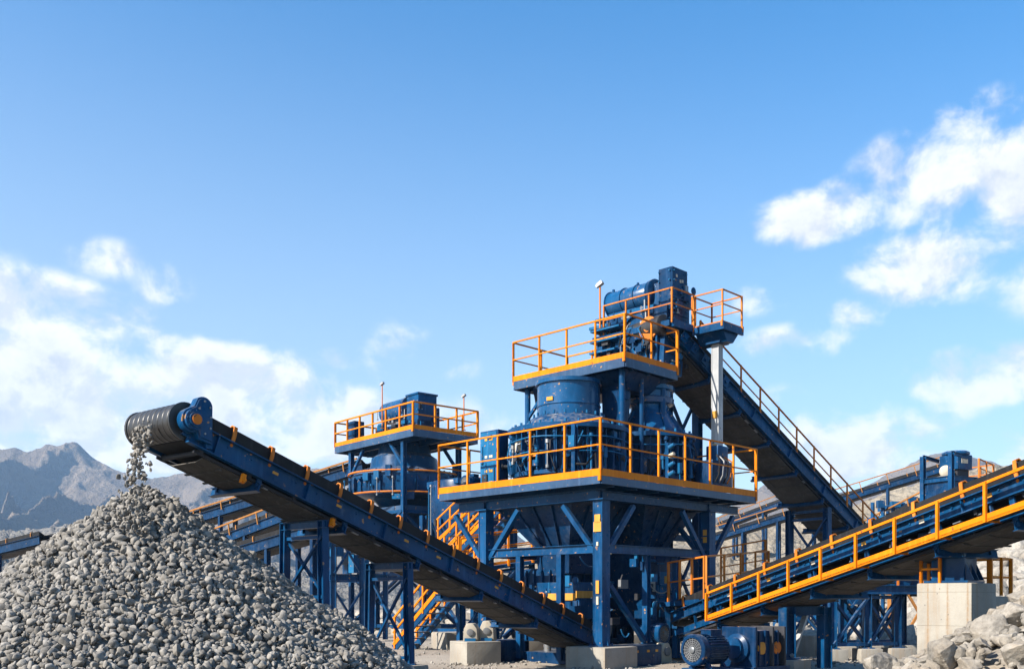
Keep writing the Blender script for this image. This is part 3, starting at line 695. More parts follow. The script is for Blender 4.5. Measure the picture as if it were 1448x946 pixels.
def lamp_post(px, py_top, py_base, d, lab, g='floodlight poles on the platforms', mat='rust_orange'):
    p, q = W(px, py_base, d), W(px, py_top, d); root = thing('floodlight_pole', lab, 'floodlight', p, g)
    MB().tube(p, q, .028, 8).obox(p+Z*.01, ((1, 0, 0), (0, 1, 0), Z), (.09, .09, .01)).build('pole', M[mat], root)
    m = MB(); ax = V((.75, -.45, .5)).normalized(); x = ax.cross(Z).normalized(); u = x.cross(ax); c = q+Z*.09
    m.obox(c, (ax, x, u), (.09, .075, .05)); m.obox(c-ax*.11, (ax, x, u), (.03, .05, .038)); m.build('lamp_head', M['steel'], root)
    MB().obox(c+ax*.094, (ax, x, u), (.007, .065, .042)).build('lamp_lens', M['galv'], root); return root

def stair(name, lab, foot, top, width, mat='blue', rail_mat='orange', n=12, rails=True, side=None, group=None):
    foot, top = V(foot), V(top); t = top-foot; hz = V((t.x, t.y, 0)).normalized(); s = hz.cross(Z).normalized()
    root = thing(name, lab, 'staircase', foot, group)
    for sg in (1, -1):
        MB().bar(foot+s*sg*width/2, top+s*sg*width/2, .05, .26).build('stringer', M[mat], root)
    src = None
    for i in range(n):
        c = foot.lerp(top, (i+.6)/n)
        if src is None: src = MB().obox(c, (hz, s, Z), (.12, width/2-.02, .018)).build('tread', M['grey'], root); c0 = WL[src.name]-c
        else: part_copy(src, root, c+c0)
    if rails:
        for sg in (1, -1):
            o = s*sg*(width/2+.03); m = MB()
            for h in (.98, .52): m.bar(foot+o+Z*h, top+o+Z*h, .055, .055)
            m.bar(foot+o+Z*.12, top+o+Z*.12, .03, .12)
            gr = m.build('guard_rail', M[rail_mat], root)
            for i in range(5): p = foot.lerp(top, (i+.1)/4.3)+o; MB().bar(p-Z*.05, p+Z*.98, .055, .055, up=hz).build('post', M[rail_mat], gr)
    return root

def bolts(m, c, axis, r, n, rb=.03, h=.05):
    return m.ring(c, axis, r, n, lambda s, p, d, t: s.tube(p, p+t*h, rb, 6))
def rib_ring(m, c, r0, r1, z0, z1, n, w=.03):
    """upright stiffener plates round a drum"""
    return m.ring(c, Z, (r0+r1)/2, n, lambda s, p, d, t: s.obox(p+Z*(z0+z1)/2, (d, t.cross(d), t), ((r1-r0)/2, w/2, (z1-z0)/2)))

def cone_crusher(name, lab, c, k, zt, group=None, neck=False, detail=1.0, mat='blue', mat2='blue_deep', r_top=.8, seed=1):
    """c: centre on the deck, k: body radius, zt: height of the feed cylinder's rim above the deck"""
    c = V(c); root = thing(name, lab, 'cone crusher', c, group); R = k; rr = random.Random(seed); nn = int(36*detail)
    m = MB(); m.lathe([(R*.86, .06), (R*.86, .3), (R*1.02, .34), (R*1.02, .44), (R*.9, .5), (R*.92, 1.5), (R*1.12, 1.52), (R*1.12, 1.64), (R*.88, 1.68), (R*.70, 1.95), (r_top*1.02, 2.0)], c, Z, 48); rib_ring(m, c, R*.88, R*1.06, .46, 1.52, nn)
    m.build('main_frame', M[mat2], root)
    m = MB(); m.lathe([(r_top, 1.96), (r_top, zt-.1), (r_top*1.07, zt-.1), (r_top*1.07, zt), (r_top*.93, zt), (r_top*.93, 1.96)], c, Z, 48); m.lathe([(r_top*1.02, 2.28), (r_top*1.03, 2.30), (r_top*1.02, 2.32)], c, Z, 48)
    if neck:
        q0 = r_top; m = MB(); m.lathe([(R*.86, 1.66), (R*.8, 1.8), (q0*.98, 2.32), (q0*.9, 2.4), (q0*.9, 2.52), (q0*1.12, 2.56), (q0*1.16, 2.7), (q0*1.05, 2.74), (q0*1.05, 2.9), (q0*1.18, 2.94), (q0*1.18, zt), (q0*.8, zt)], c, Z, 44)
        for j in range(10): a = 2*math.pi*j/10; d = V((math.cos(a), math.sin(a), 0)); m.prism([c+d*R*.8+Z*1.78, c+d*q0*.95+Z*2.34, c+d*(q0*1.08)+Z*2.34, c+d*R*.92+Z*1.7], Z.cross(d)*.025)
    m.build('feed_cylinder', M['gloss'], root)
    m = MB(); bolts(m, c+Z*1.64, Z, R*1.03, int(28*detail), .035, .10); bolts(m, c+Z*2.0, Z, r_top*1.12, int(20*detail), .03, .09); bolts(m, c+Z*.44, Z, R*.97, int(28*detail), .03, .07); m.build('ring_bolts', M['blue_pale'], root)
    src = None; q = int(10*detail)                            # clamping cylinders standing round the frame
    for j in range(q):
        a = 2*math.pi*(j+.3)/q; d = V((math.cos(a), math.sin(a), 0)); b = c+d*(R*1.06)
        if src is None:
            mm = MB().tube(b+Z*.5, b+Z*1.05, .062, 10).tube(b+Z*1.05, b+Z*1.5, .034, 8); mm.tube(b+Z*1.40, b+Z*1.5, .07, 8); mm.tube(b+Z*.42, b+Z*.52, .085, 8); src = mm.build('clamp_cylinder', M['blue'], root); b0 = WL[src.name]-b
        else: part_copy(src, root, b+b0)
    m = MB()                                                  # ring pipes and hoses
    for zz, r in ((.9, R*1.10), (1.28, R*1.10)):
        m.pipe([c+V((math.cos(a), math.sin(a), 0))*r+Z*(zz+.02*math.sin(a*5)) for a in [2*math.pi*i/40 for i in range(41)]], .018, 6)
    m.build('ring_pipe', M['blue_pale'], root)
    for j in range(int(9*detail)):
        a = rr.uniform(-math.pi*1.05, .15); d = V((math.cos(a), math.sin(a), 0)); e = V((-d.y, d.x, 0)); b = c+d*R*1.02; h1, h2 = rr.uniform(.2, .6), rr.uniform(1.1, 1.5)
        MB().pipe([b+Z*h1, b+d*.12+Z*(h1+.1), b+d*.16+e*rr.uniform(-.25, .25)+Z*(h1+h2)/2, b+d*.08+e*rr.uniform(-.3, .3)+Z*(h2-.1), b-d*.1+Z*h2], .02, 6).build('hydraulic_hose', M[rr.choice(['dark', 'rubber', 'blue_pale', 'blue'])], root)
    for j in range(int(6*detail)):
        a = rr.uniform(-math.pi*1.0, .1); d = V((math.cos(a), math.sin(a), 0)); e = V((-d.y, d.x, 0)); b = c+d*(R*1.04)+Z*rr.uniform(.6, 1.4)
        MB().obox(b, (d, e, Z), (.06, rr.uniform(.06, .13), rr.uniform(.07, .16))).build('junction_box', M[rr.choice(['blue', 'blue_pale', 'blue', 'cream', 'rust_orange'])], root)
    return root
def platform(root, O, a, b, lu, lv, z, th=.2, joist=.9, mat='blue', edge='slate'):
    """deck in the frame O + a*u + b*v: plate, edge beams, joists"""
    T = lambda u, v, h: V((O.x, O.y, 0))+a*u+b*v+Z*h
    MB().obox(T(lu/2, lv/2, z-.02), (a, b, Z), (lu/2-.02, lv/2-.02, .018)).build('deck_plate', M['dark'], root)
    m = MB(); hh = th/2
    for p, q in (((0, 0), (lu, 0)), ((lu, 0), (lu, lv)), ((lu, lv), (0, lv)), ((0, lv), (0, 0))):
        p, q = T(*p, z-hh-.003), T(*q, z-hh-.003); m.bar(p, q, .07, th-.006)
    m.build('edge_beam', M[edge], root)
    u = joist*.6; m = MB()
    while u < lu-.2: m.beam(T(u, .05, z-hh-.05), T(u, lv-.05, z-hh-.05), .09, th*.9); u += joist
    m.build('joists', M[mat], root); return T
# ================================================================== the plant
def near_line(pt, ph, off, b0):
    """tail and head of a conveyor's belt line from a line on its near side, off metres out and b0 up"""
    pt, ph = V(pt), V(ph); tt = (ph-pt).normalized(); s = tt.cross(Z).normalized()
    if s.y > 0: s = -s
    n = s.cross(tt).normalized(); n = -n if n.z < 0 else n
    return pt-s*off-n*b0, ph-s*off-n*b0
def l_at(P, L, a, b, px):
    f = lambda l: (lambda p: CX+p.x/p.y*F-px)(P(l, a, b)); lo, hi = -1.0, L+4
    for _ in range(50):
        mid = (lo+hi)/2
        if f(lo)*f(mid) <= 0: hi = mid
        else: lo = mid
    return lo
A45, B45 = V((R2, R2, 0)), V((-R2, R2, 0))

# ---- conveyor that builds the gravel pile
w = 1.12; hw = w/2
A, B = near_line(W(840, 893, 25), W(272, 595.8, 16.2), hw+.06, 0)
root, P, tt, s, n, L = conveyor('discharge_conveyor', 'long blue belt conveyor dropping gravel onto the pile', 'conveyor', A, B, w, .37, .21, .82, drum_r=.305, drum_b=-.02, pan_len=2.05, drum_hw=.69)
dc = P(L+.06, 0, -.02); hx = V((-tt.x, -tt.y, 0)).normalized()
m = MB()
dm0 = dc+s*(hw-.69)
for k in range(9): m.lathe([(.307, -.008), (.311, 0), (.307, .008)], dm0+s*(-.60+k*.15), s, 28)
for sg in (1, -1): m.lathe([(.22, 0), (.27, .0), (.313, .012), (.318, .05), (.27, .055), (.1, .03)], dm0+s*sg*.64-s*.02, s*sg, 28)
m.build('drum_rim', M['drum'], root)
MB().tube(dc+s*(hw+.02), dm0-s*.95, .07, 14).tube(dm0-s*.80, dm0-s*.92, .12, 16).build('drum_shaft', M['dark'], root)
g0 = dc+s*(hw+.02)                                            # gearbox: round hub and tall rounded case
arc = lambda cx, cz, r, a0, a1, k=9: [(cx+r*math.cos(math.radians(a0+(a1-a0)*i/k)), cz+r*math.sin(math.radians(a0+(a1-a0)*i/k))) for i in range(k+1)]
out = arc(0, 0, .20, 130, 290, 12)+[(.12, -.3), (.36, -.36)]+arc(.20, .24, .17, 10, 130, 9)+[(.03, .24)]
gb = MB().prism([g0+hx*x+Z*z for x, z in out], s*.16); gb.prism([g0+s*.16+hx*x*.9+Z*(z*.9+.01)+hx*.02 for x, z in out], s*.025)
gear = gb.build('gearbox', M['blue'], root, bevel=.012)
m = MB().lathe([(.17, 0), (.17, .05), (.12, .06), (.12, .09)], g0+s*.18, s, 24); bolts(m, g0+s*.18, s, .145, 8, .014, .07); m.build('bearing_cap', M['blue'], gear)
MB().lathe([(.085, 0), (.085, .025), (.05, .03)], g0+s*.268, s, 20).build('shaft_end', M['rust_orange'], gear)
m = MB()
for x, z in ((.2, .33), (.3, .24), (.31, .08), (.1, .2), (.3, -.1), (.2, -.2)): m.tube(g0+s*.18+hx*x+Z*z, g0+s*.205+hx*x+Z*z, .018, 6)
m.build('case_bolts', M['steel'], gear)
MB().prism([g0-s*.05+hx*.02-Z*.12, g0-s*.05+hx*.45-Z*.2, g0-s*.05+hx*.5-Z*.42, g0-s*.05-hx*.12-Z*.22], s*.06).obox(g0+s*.04+hx*.34-Z*.16, (hx, s, Z), (.06, .06, .26)).build('gearbox_mount', M['blue'], root)
src = None
for k in (.16, .30, .47, .56, .74):
    p = P(L*(1-k*.9), hw+.14, -.17)
    MB().obox(p, (tt, s, n), (.06, .008, .022)).build('amber_tag', M['plate'], root)
for l in (L-1.15, L-3.2): MB().obox(P(l, hw+.12, -.52), (tt, s, n), (.035, .035, .08)).tube(P(l, hw+.1, -.55), P(l, hw+.19, -.55), .04, 10).build('amber_bracket', M['orange'], root)
for px in (457, 577):
    l = l_at(P, L, hw, -.5, px); zz = .32
    bots = trestle(root, P, l, hw, -.52, (zz, zz-.05), .15, .05, br=1 if px > 500 else 2)
    for q, nm in zip(bots, ('near', 'far')):
        footing_at(q, .55, zz, 'concrete pad under the %s trestle leg %s' % (nm, 'beside the gravel slope' if px < 500 else 'in front of the staircase'))
# stones leaving the drum
stone = []
for i in range(6):
    tv, tf = TEMPS[i]; mm = tri_mesh('falling_stone', tv, tf); mm.materials.append(M['gravel']); stone.append(mm)
q = random.Random(3); lip = P(L+.32, .06, -.22)
out_h = V((tt.x, tt.y, 0)).normalized()
n_placed = 0
for i in range(3000):
    if n_placed >= 298: break
    u = q.random()**1.25; drop = u*1.75; f = math.sqrt(drop)*.20
    c = lip+out_h*(f+q.gauss(0, .05+.08*u))+s*q.gauss(-.14*u, .10+.08*u)-Z*drop+Z*q.gauss(0, .05)+out_h*.1
    if c.z < pile_h(c.x, c.y): continue
    n_placed += 1; o = link('falling_stone', stone[i % 6], c, None, 'single grey stone in the stream falling from the drum to the pile', 'stone', 'stones falling off the belt')
    r0 = .028+.048*q.random()**1.5; o.scale = (r0, r0*q.uniform(.8, 1), r0*q.uniform(.7, 1)); o.rotation_euler = (q.uniform(0, 6), q.uniform(0, 6), q.uniform(0, 6))

# ---- main crusher tower
O = V((2.12, 23.6, 0)); ZD = 4.6
tower = thing('crusher_tower', 'large blue steel tower with two orange railed decks carrying the crushers', 'steel tower', O+A45*2.8+B45*2.4)
T = platform(tower, O, A45, B45, 6.9, 5.85, ZD, .19)
e = .03
guard_rail(tower, [T(6.9, -e, ZD), T(-e, -e, ZD), T(-e, 5.85+e, ZD), T(6.9, 5.85+e, ZD), T(6.9+e, 5.85, ZD), T(6.9+e, -e, ZD)], 1.36, 1.18, .042, .17, foot=.12, skip=(3,))
COLS = {'front': (.5, .4), 'left': (.5, 4.5), 'right': (5.1, .4), 'rear': (5.1, 4.5)}
for k, (u, v) in COLS.items():
    steel_column(tower, T(u, v, .5), T(u, v, 4.1), .27)
    footing_at(T(u, v, 0), 1.25, .5, {'front': 'large concrete base under the front column', 'left': 'concrete base under the left column behind the pile conveyor',
        'right': 'concrete base under the right column of the main tower', 'rear': 'concrete base under the rear column of the main tower, in shade'}[k])
for u in (.5, 5.1): MB().beam(T(u, .35, 4.22), T(u, 5.6, 4.22), .2, .26).build('main_girder', M['blue'], tower)
for v in (.4, 4.5): MB().beam(T(.4, v, 4.2), T(6.6, v, 4.2), .18, .22).build('main_girder', M['blue_deep'], tower)
for (u, v) in COLS.values():                                  # knee braces
    for du, dv in ((1, 0), (-1, 0), (0, 1), (0, -1)):
        uu, vv = u+du*1.25, v+dv*1.25
        if 0 < uu < 6.8 and 0 < vv < 5.8: MB().bar(T(u+du*.15, v+dv*.15, 2.75), T(uu, vv, 4.02), .12, .12).build('knee_brace', M['blue'], tower)
for p, q2 in (((.5, .4), (.5, 4.5)), ((.5, .4), (5.1, .4)), ((5.1, .4), (5.1, 4.5)), ((.5, 4.5), (5.1, 4.5))):
    MB().beam(T(*p, 2.9), T(*q2, 2.9), .16, .22).build('tie_beam', M['blue'], tower)
for u, v in ((.5, 1.75), (2.3, .4), (3.6, .4), (.5, 3.2)): MB().beam(T(u, v, .1), T(u, v, 2.8), .16, .16, up=A45).build('mid_post', M['blue'], tower)
MB().bar(T(.8, .4, 2.0), T(2.2, .4, .6), .12, .12).build('brace', M['blue'], tower)
MB().bar(T(5.1, 1.0, .6), T(5.1, 4.2, 2.8), .12, .12).build('brace', M['blue'], tower); MB().bar(T(1.2, 4.5, .6), T(4.6, 4.5, 2.8), .12, .12).build('brace', M['blue'], tower)
x = A45; y = B45
for zz, w2, h2, mt in ((3.62, .09, .10, 'plate'), (3.42, .12, .12, 'plate'), (1.95, .05, .16, 'plate'), (1.62, .035, .1, 'white_plate'), (3.0, .03, .05, 'white_plate')):
    MB().obox(T(.5-.150-.006, .4, zz), (y, x, Z), (w2, .006, h2)).build('amber_tag', M[mt], tower)
for zz in (3.5, 3.3): MB().obox(T(5.1-.156, .4, zz), (y, x, Z), (.06, .006, .08)).build('amber_tag', M['plate'], tower)
# upper deck
U = platform(tower, T(2.3, 1.1, 0), A45, B45, 2.3, 4.1, 8.0, .24, .7)
guard_rail(tower, [U(2.3, -e, 8), U(-e, -e, 8), U(-e, 4.1+e, 8), U(2.3+e, 4.1+e, 8), U(2.3+e, -e, 8)], 1.14, 1.05, .04, .15, foot=.1)
for u, v in ((.25, .3), (2.05, .3), (.25, 3.8), (2.05, 3.8), (1.1, .3)):
    MB().tube(U(u, v, ZD), U(u, v, 7.78), .085 if u != 1.1 else .06, 12).obox(U(u, v, ZD+.02), (A45, B45, Z), (.16, .16, .015)).build('deck_post', M['blue'], tower)
for u, v, u2, v2 in ((.25, 3.8, .25, 3.0),): MB().bar(U(u, v, 6.9), U(u2, v2, 7.7), .08, .08).build('knee_brace', M['blue'], tower)
MB().prism([U(.2, .15, 7.76), U(2.2, .15, 7.76), U(1.7, .5, 7.35), U(.7, .5, 7.35)], B45*3.4).build('deck_underframe', M['blue_deep'], tower)
# hoppers below the deck
for nm, u, v, r1, r2, zb in (('hopper', 2.1, 2.95, 1.35, .62, 3.05), ('hopper', 4.35, 2.3, 1.2, .5, 2.95)):
    c = T(u, v, 0); m = MB(); k = math.sqrt(2)
    m.lathe([(r1*k, 4.34), (r1*k, 4.1), (r2*k, zb), (r2*k*1.15, zb), (r2*k*1.15, zb-.06), (r2*k, zb-.06), (r2*.9*k, zb-.7)], c, Z, 4)
    for d in (A45, -A45, B45, -B45):
        t2 = Z.cross(d)
        for o2 in (-.5, 0, .5): m.bar(c+d*(r1+.02)+t2*r1*o2+Z*4.1, c+d*(r2+.02)+t2*r2*o2+Z*(zb+.02), .05, .08, up=d)
    m.build('hopper', M['blue_deep'], tower)
# ladder-like stair of small handrails beside the tower is a thing of its own (below)

cone_crusher('cone_crusher', 'big blue cone crusher with a wide feed cylinder on the lower deck', T(2.12, 2.92, ZD), 1.50, 2.98, 'cone crushers on the main tower', r_top=.86, seed=4, mat2='blue')
cone_crusher('cone_crusher', 'blue cone crusher with a narrow neck on the right of the lower deck', T(4.52, 1.98, ZD), 1.15, 3.05, 'cone crushers on the main tower', True, .8, mat2='blue', r_top=.60, seed=9)
c = T(3.1, 1.75, ZD); ch = thing('feed_chute', 'dark blue angled feed chute between the two crushers', 'chute', c)
MB().prism([c+Z*3.1-A45*.26, c+Z*3.1+A45*.3, c+Z*2.1+A45*.2, c+Z*1.5-A45*.05, c+Z*1.5-A45*.2], B45*.6).build('chute_body', M['blue_deep'], ch)
MB().beam(c+A45*.1+B45*.1, c+A45*.1+B45*.1+Z*1.6, .14, .14).beam(c+A45*.1+B45*.5, c+A45*.1+B45*.5+Z*1.6, .14, .14).build('chute_legs', M['blue'], ch)
MB().lathe([(.16, 0), (.17, .03), (.14, .06), (.05, .07)], c+Z*2.65-B45*.02, -B45, 20).build('inspection_cover', M['blue'], ch)
# control cabinet
c = T(1.05, 4.75, ZD); cab = thing('control_cabinet', 'tall blue control cabinet with amber plates at the left end of the deck', 'cabinet', c)
MB().obox(c+Z*.95, (A45, B45, Z), (.2, .36, .8)).build('cabinet_body', M['blue'], cab, bevel=.015)
MB().obox(c+Z*.95-A45*.212, (A45, B45, Z), (.012, .32, .75)).build('door', M['blue_pale'], cab)
for i, (zz, mt) in enumerate(((1.5, 'plate'), (1.02, 'white_plate'), (.62, 'plate'), (.3, 'plate'))):
    for o2, ww in ((-.1, .07), (.09, .05)): MB().obox(c+Z*zz-A45*.23+B45*o2, (A45, B45, Z), (.006, ww, .035)).build('amber_tag', M[mt], cab)
MB().beam(c+Z*.0-B45*.25, c+Z*.16-B45*.25, .1, .1).beam(c+Z*.0+B45*.25, c+Z*.16+B45*.25, .1, .1).build('cabinet_feet', M['dark'], cab)
motor('crusher_motor', 'blue drive motor lying on the right of the lower deck', T(6.3, 2.0, ZD+.62), -B45, .42, .9, 'blue', fan=True)
c = T(5.55, .5, ZD); bx = thing('hydraulic_unit', 'boxy blue hydraulic unit behind the right handrail of the lower deck', 'hydraulic unit', c)
MB().obox(c+Z*.5, (A45, B45, Z), (.5, .28, .42)).build('tank', M['blue_deep'], bx, bevel=.03); MB().obox(c+Z*1.15+A45*.15, (A45, B45, Z), (.26, .2, .22)).build('pump_box', M['blue'], bx, bevel=.03)
for k in range(4): MB().pipe([c+A45*(-.4+k*.2)-B45*.3+Z*.3, c+A45*(-.4+k*.2)-B45*.42+Z*.5, c+A45*(-.3+k*.22)-B45*.38+Z*.9, c+A45*(-.1+k*.1)-B45*.15+Z*1.1], .022).build('hose', M[('rubber', 'steel', 'rubber', 'rust_orange')[k]], bx)
motor('lubrication_pump', 'small blue pump motor at the far left corner of the lower deck', T(.9, 5.45, ZD+.34), -A45, .2, .42, 'blue', cat='pump')
c = T(.75, 1.5, ZD); vb = thing('valve_stand', 'upright blue valve stand behind the front corner handrail', 'valve stand', c)
MB().beam(c, c+Z*1.5, .12, .12).obox(c+Z*.02, (A45, B45, Z), (.14, .14, .02)).build('stand_post', M['blue'], vb); MB().obox(c+Z*1.05-A45*.1, (A45, B45, Z), (.03, .10, .16)).build('valve_block', M['blue_pale'], vb)
MB().pipe([c+Z*.5, c-B45*.4+Z*.45, c-B45*.7+Z*.7, c-B45*.75+Z*.05], .03).build('hose', M['rubber'], vb)
c = T(3.3, .45, ZD); vb = thing('valve_stand', 'small valve manifold on a post between the two crushers', 'valve stand', c)
MB().beam(c, c+Z*1.2, .1, .1).build('stand_post', M['blue'], vb)
for k in range(4): MB().tube(c+Z*(.35+.24*k)-B45*.05, c+Z*(.42+.24*k)-B45*.2, .07, 10, .05).build('valve', M['cream' if k == 2 else 'blue_pale'], vb)

def pipes_round(root, c, R, z0, z1, n, seed, a0=-3.3, a1=.4):
    """upright pipes, valves and brackets standing round a machine body, each a part"""
    r3 = random.Random(seed)
    for i in range(n):
        a = a0+(a1-a0)*(i+r3.uniform(.1, .9))/n; d = V((math.cos(a), math.sin(a), 0)); e2 = Z.cross(d); b = c+d*R*r3.uniform(1.0, 1.14); lo, hi = z0+r3.uniform(0, .35), z1-r3.uniform(0, .6); k = r3.random()
        if k < .40: MB().tube(b+Z*lo, b+Z*hi, r3.uniform(.018, .035), 8).tube(b+Z*(hi-.05), b+Z*(hi+.05), .055, 8).tube(b+Z*(lo-.02), b+Z*(lo+.06), .05, 8).build('upright_pipe', M[r3.choice(['blue_pale', 'blue', 'blue_pale', 'steel'])], root)
        elif k < .58: MB().tube(b+Z*(lo+.1)-d*.1, b+Z*(lo+.1)+d*.16, .05, 10).lathe([(.085, 0), (.085, .02)], b+Z*(lo+.1)+d*.15, d, 12).build('valve', M[r3.choice(['blue_pale', 'blue', 'rust_orange', 'dark'])], root)
        elif k < .74: MB().prism([b+Z*hi-d*.25, b+Z*hi+d*.08, b+Z*(hi-.3)-d*.2], e2*.02).build('gusset', M['blue'], root)
        elif k < .9: MB().obox(b+Z*(lo+hi)/2, (d, e2, Z), (.045, r3.uniform(.04, .1), r3.uniform(.08, .25))).tube(b+Z*(lo+hi)/2, b+Z*(lo-.1), .015, 6).build('junction_box', M[r3.choice(['blue', 'blue_pale', 'blue_deep', 'dark'])], root)
        else: MB().sag(b+Z*hi, b+e2*r3.uniform(.3, .7)+Z*(hi-r3.uniform(0, .4)), .016, r3.uniform(.08, .25)).build('cable', M['rubber'], root)
def greebles(root, c, ax, u0, u1, z0, z1, n, seed, mats=('blue', 'blue_pale', 'blue_deep', 'dark', 'steel')):
    """small fittings on a flat side: covers, brackets, short pipes"""
    r3 = random.Random(seed); e2 = Z.cross(ax)
    for i in range(n):
        p = c+e2*r3.uniform(u0, u1)+Z*r3.uniform(z0, z1)+ax*.03; k = r3.random(); mt4 = M[r3.choice(mats)]
        if k < .35: MB().obox(p, (ax, e2, Z), (.04, r3.uniform(.04, .14), r3.uniform(.04, .16))).build('cover_plate', mt4, root)
        elif k < .6: MB().tube(p-e2*r3.uniform(.05, .3), p+e2*r3.uniform(.05, .3), r3.uniform(.018, .04), 8).build('pipe', mt4, root)
        elif k < .85: MB().tube(p, p+Z*r3.uniform(.15, .5), r3.uniform(.016, .035), 8).tube(p, p+Z*.05, .05, 8).build('upright_pipe', mt4, root)
        else: MB().lathe([(.1, 0), (.11, .03), (.05, .06)], p, ax, 14).build('round_cover', mt4, root)
for o, k, R3, n3 in ((bpy.data.objects['cone_crusher'], 1, 1.5, 46), (bpy.data.objects['cone_crusher.001'], 2, 1.15, 36)): pipes_round(o, WL[o.name], R3, .35, 1.45, n3*2//3, k)
greebles(cab, WL[cab.name]+B45*.0-A45*.2+Z*.0, -A45, -.3, .3, .2, 1.7, 5, 7, ('blue_pale', 'dark'))
c2 = T(2.12, 2.92, ZD); dd = V((-.62, -.78, 0)); MB().obox(c2+dd*.88+Z*2.42, (dd, Z.cross(dd), Z), (.012, .10, .05)).build('amber_tag', M['plate'], bpy.data.objects['cone_crusher'])

# ---- drive machinery at the top
c = T(5.0, 2.6, 8.0); dm = thing('conveyor_drive', 'blue gearbox block and frame at the head of the steep conveyor', 'drive unit', c)
MB().obox(T(5.12, 1.62, 10.25), (A45, B45, Z), (.33, .2, .75)).obox(T(5.10, 2.05, 10.12), (A45, B45, Z), (.29, .23, .60)).build('gear_case', M['blue'], dm, bevel=.03)
MB().obox(T(5.12, 1.38, 10.27), (A45, B45, Z), (.36, .02, .78)).obox(T(4.77, 1.62, 10.27), (A45, B45, Z), (.02, .21, .78)).build('case_plate', M['blue_deep'], dm)
MB().obox(T(5.62, 1.8, 10.0), (A45, B45, Z), (.18, .3, .5)).lathe([(.3, 0), (.3, .3), (.2, .36)], T(5.66, 1.8, 10.3), -B45, 24).lathe([(.12, 0), (.12, .2)], T(5.8, 1.8, 10.62), A45, 12).build('gear_housing', M['blue'], dm, bevel=.03)
for o2, zz in ((-.16, 10.82), (.02, 10.7), (.12, 10.72)): MB().obox(T(5.12+o2, 1.352, zz), (A45, B45, Z), (.035, .006, .04)).build('amber_tag', M['white_plate'], dm)
MB().obox(T(5.05, 3.0, 10.02), (A45, B45, Z), (.42, 1.1, .05)).obox(T(5.0, 3.9, 9.85), (A45, B45, Z), (.3, .5, .04)).build('motor_shelf', M['blue_pale'], dm)
m = MB(); m.prism([T(4.62, 1.45, 9.46), T(5.5, 1.45, 9.46), T(5.6, 1.45, 9.95), T(4.62, 1.45, 9.95)], B45*2.2); m.build('drive_bed', M['blue_deep'], dm)
m = MB(); m.prism([T(4.5, 1.5, 8.05), T(5.4, 1.5, 8.05), T(5.6, 1.5, 9.44), T(4.62, 1.5, 9.44)], B45*2.5)
for k in range(6): m.obox(T(4.53, 1.7+k*.42, 8.75), (A45, B45, Z), (.07, .03, .68))
m.build('drive_frame', M['blue'], dm)
for k in range(5): MB().obox(T(4.5, 3.6-.05*k, 8.3+k*.32), (A45, B45, Z), (.28, .42+.03*k, .025)).build('frame_shelf', M['blue_pale'], dm)
MB().lathe([(.33, 0), (.33, .07), (.12, .08), (.12, .12)], T(4.48, 1.95, 9.35), -A45, 28).build('flywheel', M['rust_orange'], dm)
MB().lathe([(.40, 0), (.40, .09), (.3, .1), (.3, .02)], T(4.55, 2.5, 9.5), -A45, 28).build('belt_guard', M['blue'], dm)
for k in range(9):
    a = q.uniform(1.7, 3.8); b2 = q.uniform(8.4, 9.8); p = T(4.4, a, b2)
    MB().pipe([p, p-A45*.12-Z*.1, p-A45*.12-Z*q.uniform(.3, .6)+B45*q.uniform(-.3, .3), p-Z*q.uniform(.5, .8)], .02).build('hose', M[q.choice(['rubber', 'steel', 'rubber', 'blue_pale'])], dm)
for k in range(8): MB().obox(T(4.36, q.uniform(1.6, 3.9), q.uniform(8.3, 9.7)), (A45, B45, Z), (.06, q.uniform(.06, .16), q.uniform(.06, .16))).build('junction_box', M[q.choice(['blue', 'blue_pale', 'dark', 'rust_orange'])], dm)
greebles(dm, T(4.52, 2.6, 0), -A45, -1.2, 1.1, 8.15, 9.9, 34, 21); greebles(dm, T(5.0, 1.48, 0), -B45, -.4, .6, 8.2, 9.4, 12, 22); greebles(dm, T(5.1, 1.36, 0), -B45, -.3, .7, 9.5, 10.6, 9, 23)
c = T(5.02, 2.98, 10.48); mt = thing('drive_motor', 'cylindrical blue motor lying on the shelf atop the steep conveyor drive', 'electric motor', c-Z*.4)
m = MB().lathe([(.36, -.78), (.38, -.74), (.38, .74), (.36, .78)], c, -B45, 36)
for o2 in (-.76, -.2, .28, .74): m.lathe([(.39, -.02), (.41, -.015), (.41, .015), (.39, .02)], c-B45*o2, -B45, 36)
m.obox(c-Z*.37, (A45, B45, Z), (.26, .7, .04)); m.build('motor_body', M['gloss'], mt)
MB().lathe([(.42, 0), (.43, .03), (.43, .10), (.36, .16), (.2, .18), (.2, .26)], c-B45*.78, -B45, 32).build('end_bell', M['blue_deep'], mt)
MB().lathe([(.1, 0), (.1, .12)], c-B45*1.0, -B45, 14).build('coupling', M['rust_orange'], mt)
MB().obox(c+Z*.42+B45*.72, (A45, B45, Z), (.03, .03, .06)).obox(c+Z*.42-B45*.2, (A45, B45, Z), (.025, .025, .06)).build('lifting_eyes', M['blue'], mt)
dp = thing('drive_platform', 'high blue walkway with thin handrail round the steep conveyor drive', 'platform', T(5.85, .7, 9.3))
MB().obox(T(5.2, 1.18, 9.36), (A45, B45, Z), (.72, .08, .1)).obox(T(4.46, 2.6, 9.36), (A45, B45, Z), (.07, 1.4, .08)).build('edge_beam', M['blue'], dp)
guard_rail(dp, [T(5.55, 1.12, 9.46), T(4.43, 1.12, 9.46), T(4.43, 3.6, 9.46)], .86, .95, .035, 0, mat='rust_orange')
D = lambda u, v, h: T(5.45+u, .15+v, h)
